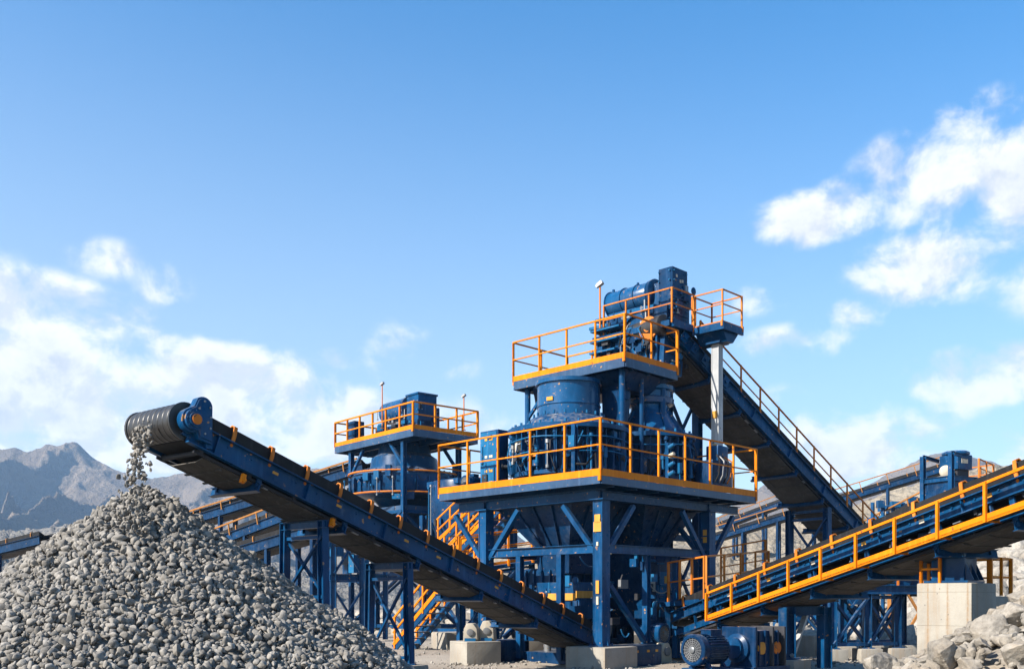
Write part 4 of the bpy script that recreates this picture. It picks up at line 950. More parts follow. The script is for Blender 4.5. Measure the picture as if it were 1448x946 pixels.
MB().obox(D(.475, .5, 9.3), (A45, B45, Z), (.495, .52, .06)).obox(D(.475, -.02, 9.27), (A45, B45, Z), (.515, .03, .10)).obox(D(-.02, .5, 9.27), (A45, B45, Z), (.03, .5, .10)).prism([D(.05, .05, 9.23), D(.9, .05, 9.23), D(.6, .05, 8.9), D(.3, .05, 8.9)], B45*.9).build('deck_plate', M['blue'], dp)
guard_rail(dp, [D(0, .95, 9.36), D(0, 0, 9.36), D(.95, 0, 9.36), D(.95, 1.0, 9.36), D(0, 1.0, 9.36)], .92, .8, .035, .06, mat='rust_orange')
wc = thing('white_column', 'tall whitewashed steel column with rust streaks holding the high walkway', 'column', T(5.88, .62, ZD))
m = MB(); m.bar(T(5.88, .62, ZD+.02), T(5.88, .62, 8.9), .2, .2, up=A45)
for sg in (-1, 1): m.obox(T(5.88, .62+sg*.11, (ZD+8.9)/2), (A45, B45, Z), (.112, .012, (8.9-ZD)/2-.02)); 
m.build('shaft', M['galv'], wc)
MB().obox(T(5.88, .62, ZD+.02), (A45, B45, Z), (.26, .26, .02)).build('base_plate', M['galv'], wc); MB().obox(T(5.88, .62, 8.92), (A45, B45, Z), (.24, .24, .025)).build('cap_plate', M['blue'], wc)
MB().obox(T(5.88-.116, .62, 6.9), (A45, B45, Z), (.008, .08, .1)).obox(T(5.88-.116, .62, 5.9), (A45, B45, Z), (.008, .05, .16)).build('amber_tag', M['plate'], wc)
# braced frame behind, carrying the head of the steep conveyor
f0 = [W(944, 850, 30.2), W(986, 850, 31.0)]
hf = thing('braced_frame', 'slim blue cross braced frame behind the narrow crusher', 'steel frame', V((f0[0].x, f0[0].y, 0)))
for p in f0: MB().beam(V((p.x, p.y, .05)), V((p.x, p.y, 8.35)), .24, .24, up=A45).build('column', M['blue'], hf)
for z0, z1 in ((5.9, 8.1), (3.6, 5.8), (1.2, 3.5)): x_brace(hf, V((f0[0].x, f0[0].y, z0)), V((f0[0].x, f0[0].y, z1)), V((f0[1].x, f0[1].y, z0)), V((f0[1].x, f0[1].y, z1)), .09)
lamp_post(848.5, 406, 478, 29.6, 'slim floodlight pole on the upper deck left of the drive motor')

m = MB()
for k in range(6):
    for uu, vv in ((4.745, 1.44), (4.745, 1.8)): m.tube(T(uu, vv, 9.6+k*.27), T(uu-.04, vv, 9.6+k*.27), .022, 6)
    for uu in (4.82, 5.42): m.tube(T(uu, 1.36, 9.6+k*.27), T(uu, 1.32, 9.6+k*.27), .022, 6)
m.build('case_bolts', M['blue_pale'], dm)
for zz in (9.75, 10.2): MB().obox(T(5.12, 1.35, zz), (A45, B45, Z), (.34, .012, .025)).build('case_seam', M['blue'], dm)
# ---- steep conveyor
w = 1.5; hw = w/2
A, B = near_line(W(1244, 769, 33.8), W(950, 451, 27.9), hw+.06, 0)
root, P, tt, s, n, L = conveyor('feed_conveyor', 'steep blue belt conveyor rising to the drive on top of the tower', 'conveyor', A, B, w, .40, .2, 1.0, brackets=False, drum_r=.3, pan_len=1.55,
    rail=dict(off=.08, base=.02, h=.78, l0=.2, l1=-1.3, kick=0, step=1.05, t=.04, mid=1, mat='rust_orange'))
l = l_at(P, L, hw, -.5, 1170); bots = trestle(root, P, l, hw, -.52, (.15, .15), .2, 0, br=2)
for k in range(5): MB().obox(P(L-.6-k*.5, hw+.15, -.2), (tt, s, n), (.12, .02, .15)).tube(P(L-.6-k*.5, hw+.14, -.2), P(L-.6-k*.5, hw+.22, -.2), .06, 10).build('roller_bearing', M['blue'], root)

# ---- railed conveyor at the right
w = 1.25; hw = w/2; off = .34
lt, lh = W(1000, 876, 24), W(1650, 645.3, 13.9)
A, B = near_line(lt, lh, hw+off, -.60); d0 = (B-A).normalized(); A2 = A-d0*1.9
root, P, tt, s, n, L = conveyor('railed_conveyor', 'blue belt conveyor with bright orange handrail running off the frame edge', 'conveyor', A2, B, w, .27, .23, 1.12, pan_drop=.36, bracket_mat='rust_orange', pan_len=1.7, drum_r=.26,
    rail=dict(off=off, base=-.60, h=.64, l0=1.9, l1=0, kick=.13, step=1.0, t=.048, walk=True, mat='orange'))
m = MB(); m.obox(P(L/2, hw+.03, -.56), (tt, s, n), (L/2, .02, .07)); m.obox(P(L/2, -hw-.03, -.56), (tt, s, n), (L/2, .02, .07)); m.build('lower_beam', M['blue'], root)
MB().obox(P(L/2, 0, -.46), (tt, s, n), (L/2-.2, hw-.02, .012)).build('return_belt', M['rubber'], root)
k = 1.0
while k < L: MB().bar(P(k, hw+.045, -.28), P(k, hw+.045, -.56), .07, .03, up=tt).build('hanger', M['blue'], root); k += 1.13
for k in range(7): MB().obox(P(2.6+k*1.5, hw+.125, -.14), (tt, s, n), (.06, .006, .035)).build('amber_tag', M['plate' if k % 2 else 'white_plate'], root)
for px in (1108,):
    l = l_at(P, L, hw, -.8, px); c = P(l, hw-.1, -.82); c0 = V((c.x, c.y, .32)); m = MB(); m.beam(c0, c, .27, .27, up=s); m.obox(c0+Z*.02, (s, s.cross(Z), Z), (.22, .22, .02)); m.build('leg', M['blue'], root)
    footing_at(V((c.x, c.y, 0)), .75, .32, 'concrete pad under the single leg of the railed conveyor beside the grey gearbox')
    c2 = P(l, -hw+.1, -.82); m = MB(); m.beam(V((c2.x, c2.y, .1)), c2, .24, .24, up=s); m.build('leg', M['blue'], root); MB().beam(c-Z*.08, c2-Z*.08, .2, .2).build('cross_head', M['blue'], root)
    MB().bar(c0+V((.1, 0, .05)), c0+V((1.15, 1.9, 1.5)), .11, .11).build('pale_strut', M['galv'], root)
# concrete block with pillar and small handrails
bc = V((650/1400*17.9, 17.9, 0))
K = lambda a, b, z: bc+A45*a+B45*b+Z*z
cb = MB().obox(K(.62, .5, .92), (A45, B45, Z), (.62, .5, 1.02)).build('concrete_block', M['formed_concrete'], None, 'big square concrete block with form joints and stains under the railed conveyor', 'concrete block', bevel=.03)
MB().obox(K(1.76, .5, .80), (A45, B45, Z), (.51, .47, .9)).build('block_step', M['concrete'], cb, 'lower rear step in shade', bevel=.03)
pl = thing('conveyor_pillar', 'stout blue pillar standing on the concrete block', 'pillar', K(.45, .5, 1.94))
MB().obox(K(.5, .5, 2.34), (A45, B45, Z), (.32, .3, .38)).build('pillar_body', M['blue'], pl, bevel=.02)
MB().obox(K(.5, .5, 1.965), (A45, B45, Z), (.42, .4, .02)).build('base_plate', M['blue'], pl); MB().obox(K(.5, .5, 2.8), (A45, B45, Z), (.44, .5, .09)).build('saddle', M['blue_deep'], pl)
for o2 in (-.25, 0, .25): MB().prism([K(.5+o2, .19, 1.99), K(.5+o2, .05, 1.99), K(.5+o2, .19, 2.3)], A45*.02).build('gusset', M['blue'], pl)
MB().obox(K(.83, .5, 2.62), (A45, B45, Z), (.008, .14, .1)).obox(K(.5, .19, 2.55), (A45, B45, Z), (.12, .008, .06)).build('amber_tag', M['plate'], pl)
hr = thing('block_handrail', 'short orange handrail on the left edge of the concrete block', 'handrail', K(.1, .95, 1.94), 'handrails on the concrete block')
guard_rail(hr, [K(.06, .60, 1.94), K(.06, .95, 1.94), K(.7, .95, 1.94)], .52, .35, .045, 0, foot=0)
hr = thing('block_handrail', 'orange handrail over the lower rear step of the concrete block', 'handrail', K(1.8, .1, 1.7), 'handrails on the concrete block')
guard_rail(hr, [K(1.12, .08, 1.71), K(2.2, .08, 1.71), K(2.2, .9, 1.71)], .72, .5, .045, 0, foot=0)

# ---- motor, gearbox and skid at the bottom
ax = V((-.78, -.62, 0)).normalized(); c = W(1003, 914, 19.9)
sk = thing('machine_skid', 'low blue steel skid carrying the motor and gearbox', 'skid', V((c.x, c.y, 0)))
xs2 = ax.cross(Z)
MB().obox(V((c.x, c.y, .14))-ax*.75, (ax, xs2, Z), (1.5, .5, .02)).build('skid_plate', M['blue_pale'], sk)
for sg in (1, -1): MB().beam(V((c.x, c.y, .05))+ax*.75+xs2*sg*.45, V((c.x, c.y, .05))-ax*2.25+xs2*sg*.45, .1, .15).build('skid_rail', M['blue'], sk)
MB().obox(V((c.x, c.y, .2))-ax*.1, (ax, xs2, Z), (.45, .42, .06)).build('motor_seat', M['blue'], sk); MB().obox(V((c.x, c.y, .2))-ax*1.45, (ax, xs2, Z), (.6, .44, .06)).build('gearbox_seat', M['blue_deep'], sk)
mc = V((c.x, c.y, .64))
motor('electric_motor', 'finned blue motor with round fan grille facing the camera on the skid', mc, ax, .30, .66, 'blue_deep')
gc = mc-ax*1.4; gr = thing('gearbox', 'grey blue gearbox with round flanges and amber caps behind the finned motor', 'gearbox', V((gc.x, gc.y, .26)))
MB().obox(gc-Z*.02, (ax, xs2, Z), (.42, .36, .39)).build('gear_case', M['blue_deep'], gr, bevel=.05)
for o2 in (.46, -.1, -.5): MB().obox(gc+ax*o2, (ax, xs2, Z), (.03, .44, .44)).build('flange_plate', M['dark' if o2 != .46 else 'blue_deep'], gr, bevel=.02)
MB().lathe([(.3, 0), (.3, .08), (.22, .12), (.22, .2), (.1, .22)], gc+ax*.48, ax, 28).build('input_flange', M['blue'], gr)
near = xs2 if xs2.y < 0 else -xs2
for o2, mt2 in ((.2, 'plate'), (-.3, 'rust_orange')): MB().lathe([(.13, 0), (.13, .03), (.06, .05)], gc+ax*o2+near*.36, near, 20).build('bearing_cap', M[mt2], gr)
m = MB()
for o2 in (-.3, -.1, .1, .3): m.obox(gc+ax*o2+near*.37, (ax, near, Z), (.015, .03, .36))
m.build('case_ribs', M['blue_deep'], gr)
c = G(1082, 22.6); bx = thing('tool_chest', 'rust stained grey steel box behind the gearbox', 'steel box', c)
MB().obox(c+Z*.5, ((.9, .43, 0), (-.43, .9, 0), Z), (.45, .35, .48)).build('box_body', M['grey'], bx, bevel=.02); MB().obox(c+Z*1.0, ((.9, .43, 0), (-.43, .9, 0), Z), (.48, .38, .03)).build('lid', M['rust_orange'], bx)

# ---- below the deck: feeder, chutes and clutter
c = T(1.5, 1.55, 0); fd = thing('vibrating_feeder', 'blue feeder box with an amber band below the big hopper', 'feeder', c)
MB().prism([c+Z*1.15-A45*.45, c+Z*1.15+A45*.6, c+Z*2.1+A45*.85, c+Z*2.1-A45*.55], B45*1.5).build('trough', M['blue'], fd, bevel=.02)
MB().obox(c+Z*1.78-A45*.1-B45*.02, (A45, B45, Z), (.55, .015, .09)).obox(c+Z*1.72-A45*.53+B45*.6, (A45, B45, Z), (.012, .5, .09)).build('amber_band', M['plate'], fd)
for o2 in (-.3, .5): MB().tube(c+A45*o2+B45*.2+Z*.25, c+A45*o2+B45*.2+Z*1.15, .1, 14).tube(c+A45*o2+B45*1.3+Z*.25, c+A45*o2+B45*1.3+Z*1.15, .1, 14).build('spring_leg', M['steel'], fd)
MB().obox(c+Z*.14+B45*.7, (A45, B45, Z), (.9, .95, .14)).build('feeder_base', M['blue_deep'], fd)
MB().lathe([(.3, 0), (.34, .04), (.34, .16), (.12, .2)], c-B45*.03+A45*.25+Z*.9, -B45, 28).build('flywheel', M['grey'], fd)
c = T(.98, .12, 0); bb = MB().obox(c+A45*.75+B45*.25+Z*.25, (A45, B45, Z), (.62, .42, .26)).build('base_box', M['blue_deep'], None, 'long dark blue steel base box beside the front concrete base', 'steel base', bevel=.02)
for o2 in (-.4, .05, .4): MB().obox(c+A45*(.75+o2)-B45*.176+Z*.36, (A45, B45, Z), (.05, .006, .03)).build('amber_tag', M['plate'], bb)
c = T(4.2, 1.3, 0); cb2_ = thing('transfer_chute', 'blue transfer chute and pale access door under the narrow crusher', 'chute', c)
MB().prism([c+Z*2.9-A45*.7, c+Z*2.9+A45*.6, c+Z*1.6+A45*.75, c+Z*.9+A45*.2, c+Z*.9-A45*.5], B45*1.6).build('chute_body', M['blue_deep'], cb2_)
MB().obox(c+Z*2.0-B45*.02+A45*.15, (A45, B45, Z), (.32, .02, .42)).build('access_door', M['blue_pale'], cb2_); MB().obox(c+Z*2.2-B45*.045+A45*.1, (A45, B45, Z), (.06, .006, .1)).build('amber_tag', M['plate'], cb2_)
for o2 in (-.55, .5): MB().beam(c+A45*o2+B45*.1, c+A45*o2+B45*.1+Z*1.6, .14, .14).beam(c+A45*o2+B45*1.5, c+A45*o2+B45*1.5+Z*1.6, .14, .14).build('chute_legs', M['blue'], cb2_)
motor('screen_motor', 'blue motor slung low under the right of the tower', T(3.1, .85, .75), -B45, .27, .55, 'blue')
motor('screen_motor', 'grey motor on the ground under the middle of the tower', T(2.6, 2.6, .55), -B45, .3, .6, 'grey')
c = T(5.9, 1.2, 0); tk = thing('surge_drum', 'dark horizontal drum lying under the tower beside the railed conveyor tail', 'drum', c+Z*.1)
MB().lathe([(.2, -1.0), (.52, -.92), (.55, -.8), (.55, .8), (.52, .92), (.2, 1.0)], c+Z*.85-A45*.3, A45, 32).build('drum_shell', M['blue_deep'], tk)
for o2 in (-.6, .6): MB().obox(c+Z*.3-A45*.3+A45*o2, (A45, B45, Z), (.06, .45, .3)).build('saddle', M['blue'], tk)
for i, (u, v, z, mt2, lab) in enumerate(((1.2, .75, .45, 'cream', 'cream casting standing behind the front column'), (2.9, .2, .3, 'cream', 'cream casting on the dirt right of the long base box'))):
    p = T(u, v, 0); o = thing('bearing_block', lab, 'bearing block', p, 'cream bearing castings')
    MB().prism([p-A45*.25, p+A45*.25, p+A45*.22+Z*.35, p+A45*.1+Z*.52, p-A45*.1+Z*.52, p-A45*.22+Z*.35], B45*.25).build('casting', M['cream'], o, bevel=.03); MB().lathe([(.12, 0), (.12, .04), (.07, .05)], p+Z*.3-B45*.01, -B45, 18).build('bore_ring', M['grey'], o)
for i in range(26):                                           # loose hoses and conduits of the under-deck machinery
    u, v = q.uniform(.7, 5), q.uniform(.45, 2.6); p = T(u, v, q.uniform(.6, 2.7)); d = A45*q.uniform(-.7, .7)+Z*q.uniform(-.6, .3)
    MB().sag(p, p+d+B45*.1, .02, q.uniform(.03, .2)).build('conduit', M[q.choice(['rubber', 'steel', 'dark', 'blue', 'blue_pale'])], tower)
for i in range(46):
    u, v = q.uniform(.6, 5.2), q.uniform(.42, 3.2); p = T(u, v, q.uniform(.4, 2.9))
    MB().obox(p, (A45, B45, Z), (q.uniform(.03, .16), q.uniform(.03, .12), q.uniform(.03, .14))).build('junction_box', M[q.choice(['blue', 'blue_pale', 'blue', 'dark', 'blue_deep', 'grey'])], tower)

for lab, u, v, su, sv, z0, z1 in (('large dark blue screen housing under the wide hopper', 2.5, 3.5, .95, .9, .5, 2.5), ('dark blue machine housing under the rear of the tower', 4.4, 3.9, .8, .7, .3, 2.4)):
    c = T(u, v, 0); o = thing('screen_housing', lab, 'machine housing', c)
    MB().obox(c+Z*(z0+z1)/2, (A45, B45, Z), (su, sv, (z1-z0)/2)).build('housing', M['blue_deep'], o, bevel=.03); m = MB()
    for k in range(6): m.obox(c+Z*(z0+z1)/2-A45*(su+.03)+B45*(-sv+.15+k*(2*sv-.3)/5), (A45, B45, Z), (.04, .025, (z1-z0)/2-.05)); m.obox(c+Z*(z0+z1)/2-B45*(sv+.03)+A45*(-su+.15+k*(2*su-.3)/5), (A45, B45, Z), (.025, .04, (z1-z0)/2-.05))
    m.build('ribs', M['blue'], o)
    for i in (-1, 1):
        for j in (-1, 1): MB().beam(c+A45*i*su*.8+B45*j*sv*.8+Z*.0, c+A45*i*su*.8+B45*j*sv*.8+Z*(z0-.003), .16, .16).build('leg', M['blue'], o)

greebles(fd, T(1.0, 2.2, 0), -A45, -.7, .8, .4, 2.2, 18, 31); greebles(cb2_, T(4.2, 1.25, 0), -B45, -.6, .6, .9, 2.8, 26, 32)
o = bpy.data.objects['screen_housing']; greebles(o, T(1.5, 3.5, 0), -A45, -.9, .9, .5, 2.4, 24, 33); greebles(o, T(2.5, 2.55, 0), -B45, -.9, .9, .5, 2.4, 24, 34)

# ---- walkway to the railed conveyor's tail
wk = thing('tail_walkway', 'small blue walkway with orange handrail between tower and railed conveyor', 'walkway', G(985, 26.2))
p0, p1, p2 = W(944, 851, 26.6), W(1000, 846, 25.0), W(1083, 828, 30.5)
MB().bar(p0-Z*.07, p1-Z*.07, .5, .12).bar(p1-Z*.07, p2-Z*.07, .5, .12).build('deck_plate', M['blue'], wk)
guard_rail(wk, [p0-V((0, .26, 0)), p1-V((.1, .26, 0))], 1.05, .55, .045, 0, foot=.1, mat='rust_orange'); guard_rail(wk, [p1-V((.1, .26, 0)), p2-V((0, .26, 0))], 1.05, 1.6, .045, 0, foot=.1, mat='rust_orange')
for p in (p0, p1, p2): MB().beam(V((p.x, p.y+.1, 0)), p-Z*.13, .14, .14).build('leg', M['blue'], wk)
hr = thing('yard_handrail', 'orange handrail on the ground behind the right tower column', 'handrail', G(1050, 33)); guard_rail(hr, [W(1020, 815, 33), W(1083, 805, 32)], .95, .7, .045, 0, mat='rust_orange', mid=2, foot=1.5)
# ---- frame stand and screen below the railed conveyor
g2 = 'right background plant'
st = thing('frame_stand', 'blue cross braced stand on pads below the railed conveyor', 'steel frame', G(1222, 27.5))
fr = [G(1177, 26.6, .32), G(1226, 27.0, .32), G(1268, 27.4, .32)]; bk = [p+V((.9, 1.9, 0)) for p in fr]
for grp in (fr, bk):
    for p in grp: MB().beam(p, p+Z*1.5, .2, .2, up=V((1, 0, 0))).obox(p+Z*.015, ((1, 0, 0), (0, 1, 0), Z), (.16, .16, .015)).build('column', M['blue'], st)
    for p, p2 in zip(grp, grp[1:]): x_brace(st, p+Z*.12, p+Z*1.4, p2+Z*.12, p2+Z*1.4, .09)
    MB().beam(grp[0]+Z*1.6-V((.4, 0, 0)), grp[-1]+Z*1.6+V((.9, 0, 0)), .18, .24).build('top_beam', M['blue'], st)
for p, p2 in zip(fr, bk): MB().beam(p+Z*1.6, p2+Z*1.6, .16, .2).build('top_beam', M['blue_deep'], st)
for i, p in enumerate(fr): footing_at(V((p.x, p.y, 0)), .62, .32, ('concrete pad under the left column of the braced stand', 'concrete pad under the middle column of the braced stand', 'concrete pad under the right column of the braced stand')[i], .1)
for i, p in enumerate(bk): footing_at(V((p.x, p.y, 0)), .6, .32, ('rear concrete pad behind the left column of the braced stand', 'rear concrete pad behind the middle column of the braced stand', 'rear concrete pad behind the right column of the braced stand')[i], .1)
c = W(1250, 842, 28.4); sc = thing('vibrating_screen', 'dark blue screen box with orange rail standing on the braced stand', 'screen', c)
MB().prism([c+V((-1.5, -.5, .05)), c+V((1.4, -.5, .05)), c+V((1.4, -.5, 1.0)), c+V((-.9, -.5, .75))], V((.3, 1.5, 0))).build('screen_box', M['blue_deep'], sc, bevel=.03)
m = MB()
for k in range(7): m.obox(c+V((-1.1+k*.4, -.53, .42)), ((1, 0, 0), (0, 1, 0), Z), (.025, .04, .36))
m.build('side_ribs', M['blue'], sc)
MB().lathe([(.34, 0), (.34, .1), (.15, .14)], c+V((.2, -.56, .5)), V((0, -1, 0)), 28).build('exciter_cover', M['blue'], sc); MB().obox(c+V((-.9, -.56, .62)), ((1, 0, 0), (0, 1, 0), Z), (.2, .02, .12)).build('dark_hatch', M['dark'], sc)
guard_rail(sc, [c+V((.1, -.75, .1)), c+V((1.5, -.75, .1)), c+V((1.6, .6, .1))], .8, .6, .045, 0, mat='rust_orange')
for o2 in (-1.1, 1.1): MB().obox(c+V((o2, 0, .03)), ((1, 0, 0), (0, 1, 0), Z), (.12, .6, .05)).build('spring_mount', M['grey'], sc)

# ---- pedestals left of the tower
footing(672, 25.6, 1.0, .58, 'pale concrete pedestal with two cream castings left of the tower', .95, math.pi/4-.25, g='concrete pedestals in the yard')
for px, d, lab, hh in ((665, 25.5, 'cream bearing casting on the left of the pale pedestal', .46), (688, 25.7, 'tall cream bearing casting on the right of the pale pedestal', .52)):
    p = G(px, d, .58); o = thing('bearing_block', lab, 'bearing block', p, 'cream bearing castings')
    MB().prism([p+V((-.19, -.1, 0)), p+V((.19, -.1, 0)), p+V((.17, -.1, hh*.7)), p+V((.07, -.1, hh)), p+V((-.10, -.1, hh)), p+V((-.17, -.1, hh*.7))], V((.08, .28, 0))).build('casting', M['cream'], o, bevel=.03)
    MB().lathe([(.09, 0), (.09, .04), (.05, .05)], p+V((0, -.1, hh*.5)), V((0, -1, 0)), 18).build('bore_ring', M['grey'], o); MB().obox(p+V((0, -.14, .04)), ((1, 0, 0), (0, 1, 0), Z), (.14, .03, .04)).build('foot', M['blue_pale'], o)
c = G(716, 26.4); MB().obox(c+Z*.29, (A45, B45, Z), (.35, .3, .30)).build('base_box', M['blue_deep'], None, 'dark blue steel box right of the pale concrete pedestal', 'steel base', bevel=.02)
for px, d, ww, hh, lab in ((645, 34, 1.3, .55, 'dark shaded concrete pedestal behind the staircase'), (506, 43.5, 1.0, .75, 'pale concrete pedestal behind the gravel slope'), (1150, 30, 1.5, .6, 'low shaded concrete pedestal behind the pale strut'), (738, 31, 1.0, .4, 'low concrete pedestal in shade under the pile conveyor tail'),
    (600, 47, 1.2, .5, 'far concrete pedestal behind the lower staircase'), (890, 33.5, 1.4, .5, 'low concrete pedestal behind the tower under the narrow crusher')):
    footing(px, d, ww, hh, lab, None, .5, g='concrete pedestals in the yard')

# ---- staircases behind the pile conveyor
stair('staircase', 'blue staircase with orange handrails rising from the yard behind the pile conveyor', G(572, 33, .05), W(660, 808, 31.2), .95, n=12, group='staircases behind the pile conveyor')
stair('staircase', 'upper flight of orange railed stairs against the left column of the main tower', W(640, 800, 34.5), W(716, 722, 33.0), .9, n=9, group='staircases behind the pile conveyor')
stair('staircase', 'short far flight of orange railed stairs left of the main tower deck', W(626, 770, 40), W(700, 700, 39), .9, n=9, group='staircases behind the pile conveyor')
ld = thing('stair_landing', 'blue landing with orange handrail joining the stairs left of the tower', 'landing', G(690, 32.4))
p0, p1 = W(650, 806, 32.2), W(752, 792, 33.2)
MB().bar(p0-Z*.06, p1-Z*.06, 1.1, .12).build('deck_plate', M['blue'], ld); guard_rail(ld, [p0-V((0, .55, 0)), p1-V((0, .55, 0))], 1.05, .8, .05, .08)
guard_rail(ld, [p0+V((0, .55, 0)), p1+V((0, .55, 0))], 1.05, .8, .05, .08)
for p in (p0, p1, (p0+p1)/2): MB().beam(V((p.x, p.y, 0)), p-Z*.12, .15, .15).build('leg', M['blue'], ld)
for a0, a1 in ((p0, (p0+p1)/2), ((p0+p1)/2, p1)): x_brace(ld, V((a0.x, a0.y, .1)), a0-Z*.2, V((a1.x, a1.y, .1)), a1-Z*.2, .07)

# ---- second tower
th = math.radians(40); a2, b2 = V((math.cos(th), math.sin(th), 0)), V((-math.sin(th), math.cos(th), 0)); O2 = V((-4.567, 46, 0)); Z2 = 9.62
tw = thing('crusher_tower', 'smaller blue tower with one orange railed top deck standing farther back', 'steel tower', O2+a2*1.9+b2*3.6)
T2 = platform(tw, O2, a2, b2, 3.75, 7.2, Z2, .34, 1.2)
guard_rail(tw, [T2(3.75, -e, Z2), T2(-e, -e, Z2), T2(-e, 7.2, Z2), T2(3.75, 7.2, Z2), T2(3.78, -e, Z2)], 1.25, 1.3, .07, .2, foot=.12)
CC = [(.25, 1.2), (.25, 6.0), (3.5, 1.2), (3.5, 6.0)]
for u, v in CC: MB().beam(T2(u, v, .3), T2(u, v, Z2-.4), .22, .22, up=a2).build('column', M['blue'], tw)
for z0, z1 in ((.4, 2.9), (3.1, 5.9)):
    for p, p2 in ((0, 1), (0, 2), (1, 3), (2, 3)): x_brace(tw, T2(*CC[p], z0), T2(*CC[p], z1), T2(*CC[p2], z0), T2(*CC[p2], z1), .14)
for u, v in ((.25, 3.6), (1.9, 1.2), (3.5, 3.6)): MB().beam(T2(u, v, .3), T2(u, v, 6.3), .24, .24, up=a2).build('column', M['blue'], tw)
for (u, v), dv in ((CC[0], 1.2), (CC[1], -1.2), (CC[2], 1.2)): MB().bar(T2(u, v, 8.0), T2(u, v+dv, Z2-.35), .13, .13).build('knee_brace', M['blue'], tw)
platform(tw, O2+a2*.3+b2*1.2, a2, b2, 3.2, 4.8, 6.2, .28, 1.2)
for i, (u, v) in enumerate(CC): footing_at(T2(u, v, 0), .9, .3, ('concrete pad under the front column of the far tower', 'concrete pad under the left column of the far tower', 'concrete pad under the right column of the far tower', 'concrete pad under the rear column of the far tower')[i], th, 'concrete pads of the far tower')
c = T2(1.9, 3.6, 6.6); cr = thing('cone_crusher', 'blue cone crusher with orange ring pipes under the far tower deck', 'cone crusher', c)
m = MB().lathe([(1.2, -.3), (1.6, .1), (2.5, .2), (2.65, .4), (2.65, 1.2), (2.45, 1.35), (1.75, 1.6), (1.65, 2.15), (1.35, 2.35), (1.25, 2.85)], c, Z, 40); rib_ring(m, c, 2.5, 2.74, .3, 1.05, 28, .05); bolts(m, c+Z*1.3, Z, 2.5, 30, .05, .12); m.build('main_frame', M['blue'], cr)
m = MB()
for zz, rr2 in ((1.28, 2.8), (.25, 2.8)): m.pipe([c+V((math.cos(k), math.sin(k), 0))*rr2+Z*zz for k in [2*math.pi*i/40 for i in range(41)]], .05, 6)
m.build('ring_pipe', M['rust_orange'], cr)
MB().lathe([(1.5, -.4), (1.45, -.7), (.75, -2.6), (.75, -3.0)], c, Z, 28).build('discharge_cone', M['blue_deep'], cr)
for k in range(12):
    a = q.uniform(-2.6, .2); d = V((math.cos(a), math.sin(a), 0)); MB().obox(c+d*2.68+Z*q.uniform(-.2, 1.9)*.8, (d, Z.cross(d), Z), (.15, q.uniform(.1, .25), q.uniform(.1, .3))).build('junction_box', M[q.choice(['blue', 'blue_pale', 'blue_deep'])], cr)
c = T2(1.5, 3.3, Z2); dr = thing('drive_unit', 'blue motor and gearbox on the far tower top deck', 'drive unit', c)
MB().lathe([(.5, -1.0), (.55, -.95), (.55, .9), (.5, 1.0)], c+b2*.3+Z*1.5, b2, 28).build('motor_body', M['gloss'], dr); MB().lathe([(.58, 0), (.58, .2), (.3, .3)], c-b2*.7+Z*1.5, -b2, 28).build('end_bell', M['blue_deep'], dr)
MB().obox(c-b2*1.5+a2*.2+Z*1.25, (a2, b2, Z), (.55, .5, .75)).obox(c-b2*1.5+a2*.2+Z*2.03, (a2, b2, Z), (.6, .55, .05)).obox(c-b2*1.2+a2*.95+Z*1.0, (a2, b2, Z), (.3, .35, .55)).build('gear_case', M['blue'], dr, bevel=.03)
MB().prism([c+b2*1.9+Z*.02-a2*.4, c-b2*2.0+Z*.02-a2*.4, c-b2*2.0+Z*.75-a2*.4, c+b2*1.6+Z*.75-a2*.4], a2*.8).build('drive_bed', M['blue_deep'], dr)
for k in range(7): p = c-a2*.45+b2*q.uniform(-1.8, 1.7)+Z*q.uniform(.1, .9); MB().obox(p, (a2, b2, Z), (.1, q.uniform(.08, .25), q.uniform(.08, .25))).build('junction_box', M[q.choice(['blue', 'blue_pale', 'dark'])], dr)
c = T2(.6, 6.2, Z2); cb = thing('control_cabinet', 'dark blue cabinet at the left end of the far tower deck', 'cabinet', c); MB().obox(c+Z*.62, (a2, b2, Z), (.3, .4, .6)).build('cabinet_body', M['blue_deep'], cb, bevel=.02); MB().obox(c+Z*.62-a2*.315, (a2, b2, Z), (.01, .34, .52)).build('door', M['blue'], cb)
lamp_post(540.5, 545, 606, 49.5, 'floodlight pole at the left of the far tower deck'); lamp_post(656, 562, 608, 48.6, 'floodlight pole at the right end of the far tower deck')
pipes_round(cr, WL[cr.name], 2.68, -.1, 1.1, 20, 41); greebles(dr, T2(1.1, 3.3, 0), -a2, -1.8, 1.8, Z2+.1, Z2+1.6, 26, 42); greebles(dr, T2(1.7, 1.3, 0), -b2, -.5, .8, Z2+.4, Z2+1.8, 12, 43)
